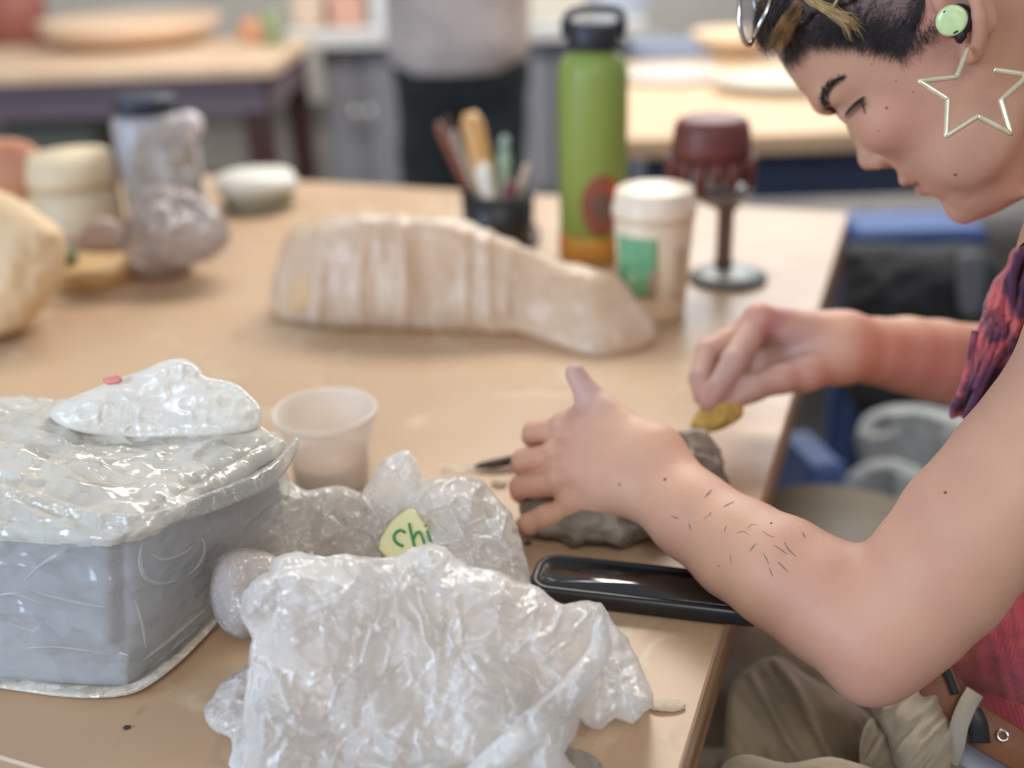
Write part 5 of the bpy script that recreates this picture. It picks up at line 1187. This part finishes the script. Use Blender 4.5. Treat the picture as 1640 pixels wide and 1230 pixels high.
# pale things on the right bench
bgl('round_slab',1075,125,.3,.02,mat('paper_white',(190,184,178),.7),'flat round white slab on left of the back bench','slab',[(0,0),(.13,0),(.14,.008),(.13,.018),(0,.02)])
bgl('shallow_bowl',1180,88,.2,.07,mat('sand_bowl',(222,196,162),.6),'shallow sand-coloured bowl on the back bench beside the face','bowl',[(0,0),(.07,0),(.12,.03),(.14,.07),(.125,.07),(.10,.035),(0,.015)])
bgl('white_plate',1245,140,.16,.03,mat('cream_plate',(190,180,160),.5),'cream plate on the back bench close to the hair','plate',[(0,0),(.10,0),(.15,.012),(.16,.024),(.15,.024),(.1,.008),(0,.008)])
# far things behind the bench: pale cupboards, blue crate
for i,(px,py,Y,w_,h_,c,lb_) in enumerate(((1080,75,5.0,.38,.62,(176,186,206),'pale blue-grey cupboard behind the back bench'),(1250,60,5.0,.40,.70,(168,186,220),'light blue cupboard at back right behind the hair'),(1010,60,5.7,.4,.75,(200,196,190),'cream cupboard at the back, above the lime bottle'))):
    x=zat(px,py,Y)[0]; zt_=float(zat(px,py,Y)[2]); c_=thing('cupboard',(x,Y+.2,0),lb_,'cupboard')
    fixn(auto('cupboard_body',*box((x,Y+.2,zt_/2),(w_,.4,zt_),0,.006),mat('cup%d'%i,c,.5),c_,False))
    for sg in(-1,1): fixn(auto('door',*box((x+sg*w_/4,Y-.008,zt_/2),(w_/2-.02,.016,zt_-.08),0,.004),mat('cupd%d'%i,tuple(int(v*.97) for v in c),.5),c_,False))
# blue stool-bench and black bag to the right
m_blue=mat('blue_plastic',(52,78,132),.6); m_bk=mat('black_fabric',(34,35,40),.85,col2=(44,46,50),nscale=14,bump=.3,bscale=40,bumpd=.004)
p0=W(1480,400,1.75)
st1=thing('blue_bench',(p0[0],p0[1]+.1,0),'blue plastic bench with black bag hanging from it, behind the far forearm','bench')
zb=float(p0[2]); wB=.22
fixn(auto('seat',*box((p0[0]+.02,p0[1]+.12,zb),(wB,.14,.035),-.03,.008),m_blue,st1,False))
for sx in(-1,1):
    for sy in(-1,1): fixn(auto('leg',*box((p0[0]+.02+sx*(wB/2-.03),p0[1]+.12+sy*.05,(zb-.018)/2),(.03,.03,zb-.018),0,.004),m_blue,st1,False))
fixn(auto('end_panel',*box((p0[0]+.02,p0[1]+.185,zb*.55),(wB-.06,.012,zb*.7),0,.004),m_blue,st1,False))
bk=pillow('black_bag',[(1352,395),(1400,388),(1480,392),(1560,390),(1600,420),(1610,480),(1590,560),(1540,640),(1450,668),(1370,655),(1350,600),(1345,520),(1348,450)],9,lambda x,y:1.72,.05,.08,60,m_bk,None,disp=crump(.012,14,.003,40,4)); tag(bk,'large black bag slung in front of the blue bench, behind the forearm','bag')
o=pillow('grey_strap',[(1535,410),(1568,405),(1578,440),(1570,500),(1540,505),(1532,460)],5,lambda x,y:1.655,.006,.006,16,mat('grey_webbing',(96,98,106),.8),bk)
# low right: blue crate, white sacks
def slabp(name,px,py,D,w_,d_,z0,z1,rot,m,label,cat):
    p=W(px,py,D); o=mesh(name,*box((p[0],p[1],(z0+z1)/2),(w_,d_,z1-z0),rot,.01),m,None,False); fixn(o); tag(o,label,cat); return o
p=W(1302,700,1.5); slabp('blue_crate',1300,690,1.50,.06,.12,.0,.46,0.2,mat('blue_crate_plastic',(84,112,172),.5),'narrow upright blue crate just beyond the right table edge','crate')
m_sack=mat('white_sack',(186,190,190),.75,col2=(160,166,168),nscale=10,bump=.4,bscale=24,bumpd=.01)
for i,(poly,lab) in enumerate((([(1395,660),(1460,648),(1540,665),(1600,700),(1600,790),(1500,800),(1430,780),(1380,740),(1372,695)],'crumpled white sack on the floor, upper one of two under the black bag'),([(1370,750),(1430,735),(1500,770),(1530,830),(1490,880),(1400,880),(1350,850),(1345,790)],'crumpled pale sack in front of the other white sack'))):
    pz=W(poly[0][0],poly[5][1],1.85); 
    o=pillow('paper_sack',poly,7,(lambda D:(lambda x,y:D))(1.62-.06*i),.05,.09,50,m_sack,None,disp=crump(.02,12,.004,40,5+i)); tag(o,lab,'sack')
fixn(tag(mesh('low_crate',*box((.63,1.41,.13),(.25,.24,.26),0,.01),mat('dark_crate',(60,60,58),.7),None,False),'dark low crate under the white sacks on the floor','crate'))
# olive stool seat near the elbow
pso=W(1345,862,1.18); 
so=thing('stool',(pso[0],pso[1],0),'round olive-brown stool between the table edge and the elbow','stool')
rs=.125; zs=float(pso[2])
auto('seat',*lathe((pso[0],pso[1],zs),[(0,-.02),(rs*.96,-.02),(rs,-.014),(rs,-.004),(rs*.97,0),(0,0)],56),mat('olive_seat',(112,98,74),.5,col2=(124,110,84),nscale=12),so)
for k in range(4):
    a=k*math.pi/2+.6; auto('leg',*tube([(pso[0]+rs*.7*math.cos(a),pso[1]+rs*.7*math.sin(a),zs-.02),(pso[0]+rs*.9*math.cos(a),pso[1]+rs*.9*math.sin(a),.0)],.012,10),mat('stool_leg',(90,84,76),.5,metal=.3),so)
nd=mesh('navy_block',*box(tuple(W(1206,1016,.80)),(.020,.03,.012),.4,.002),mat('navy_rubber',(44,46,62),.6),None,False); fixn(nd); 
bpy.data.objects.remove(nd)
# ================================================================== STANDING PERSON
Ys=3.0; hem=zat(735,108,Ys); 
sp3=thing('person',(hem[0],Ys,0),'person standing at the back in pale grey top and black trousers','person')
cx=hem[0]; hipz=float(hem[2])+.02; m_pant=mat('black_trousers',(30,36,38),.85,col2=(38,44,46),nscale=10,bump=.2,bscale=60); m_top2=mat('pale_grey_top',(190,180,176),.85,col2=(176,166,164),nscale=12)
bodyp=[cap((cx,Ys,hipz+.05),(cx-.01,Ys,hipz+.42),.12,.13,.05),cap((cx-.17,Ys,hipz+.46),(cx+.17,Ys,hipz+.46),.055,.055,.06),
 cap((cx-.2,Ys,hipz+.44),(cx-.22,Ys-.04,hipz+.26),.042,.036,.03),cap((cx-.22,Ys-.04,hipz+.26),(cx-.13,Ys-.24,hipz+.36),.034,.026,.02),
 cap((cx+.2,Ys,hipz+.44),(cx+.22,Ys-.04,hipz+.26),.042,.036,.03),cap((cx+.22,Ys-.04,hipz+.26),(cx+.13,Ys-.24,hipz+.36),.034,.026,.02),
 cap((cx,Ys,hipz+.48),(cx,Ys-.01,hipz+.60),.05,.05,.03),ell((cx,Ys-.02,hipz+.68),(.075,.095,.115),None,.02)]
for s in(-1,1):
    hx=cx+s*.155 if s>0 else cx-.165
    w0=np.array([cx+s*.13,Ys-.245,hipz+.365])
    bodyp.append(cap(w0,w0+np.array([-s*.02,-.06,-.01]),.024,.026,.02))
    for j in range(4): 
        b_=w0+np.array([-s*.02+(j-1.5)*.016,-.075,-.008]); bodyp.append(('group',chain([b_,b_+np.array([0,-.04,-.006]),b_+np.array([0,-.06,-.024])],[.009,.008,.006],.002),.006))
    b_=w0+np.array([-s*.045,-.05,0]); bodyp.append(('group',chain([b_,b_+np.array([-s*.02,-.03,-.01]),b_+np.array([-s*.024,-.05,-.02])],[.010,.009,.007],.002),.006))
    bodyp+=[cap((cx+s*.085,Ys,hipz-.02),(cx+s*.09,Ys-.01,.45),.075,.055,.03),cap((cx+s*.09,Ys-.01,.45),(cx+s*.09,Ys+.01,.08),.05,.035,.03),cap((cx+s*.09,Ys+.02,.045),(cx+s*.1,Ys-.14,.035),.04,.03,.03)]
Vb,fb_=sculpt(bodyp,.006,12); quadmesh('body',Vb,fb_,m_skin,sp3)
tr3=[cap((cx-.05,Ys,hipz-.02),(cx+.05,Ys,hipz-.02),.13,.13,.03)]
for s in(-1,1): tr3+=[cap((cx+s*.075,Ys,hipz-.04),(cx+s*.09,Ys-.01,.45),.105,.085,.03),cap((cx+s*.09,Ys-.01,.45),(cx+s*.09,Ys+.01,.10),.084,.075,.03)]
Vb,fb_=sculpt(tr3,.007,12); Vb=Vb+vnormals(Vb,fb_)*(ridged(Vb*np.array([1,1,.5]),9,3,2)*.008)[:,None]; quadmesh('trousers',Vb,fb_,m_pant,sp3)
tp3=[cap((cx-.03,Ys,hipz+.04),(cx-.03,Ys,hipz+.42),.158,.15,.05),cap((cx+.04,Ys,hipz+.06),(cx+.04,Ys,hipz+.42),.155,.15,.05),cap((cx-.18,Ys,hipz+.47),(cx+.18,Ys,hipz+.47),.07,.07,.05)]
for s in(-1,1): tp3+=[cap((cx+s*.2,Ys,hipz+.45),(cx+s*.22,Ys-.035,hipz+.29),.062,.052,.04)]
Vb,fb_=sculpt(tp3,.007,12); Vb=Vb+vnormals(Vb,fb_)*(ridged(Vb*np.array([1,1,.5]),8,5,2)*.008)[:,None]; Vb[:,2]=np.maximum(Vb[:,2],hipz-.02); quadmesh('shirt',Vb,fb_,m_top2,sp3)
for s in(-1,1): auto('shoe',*sub(*(lambda r:(r[0],[tuple(x) for x in r[1]]))(sculpt([cap((cx+s*.09,Ys+.03,.05),(cx+s*.10,Ys-.16,.042),.05,.04,.02)],.008,10))),mat('dark_shoe',(40,38,38),.6),sp3)
Vh2,fh2=sculpt([ell((cx,Ys+.0,hipz+.715),(.085,.10,.10),None,.01),ell((cx,Ys+.06,hipz+.64),(.07,.05,.09),None,.03)],.006,10); quadmesh('hair',Vh2,fh2,m_hair,sp3)
print('done',time.time()-T0)
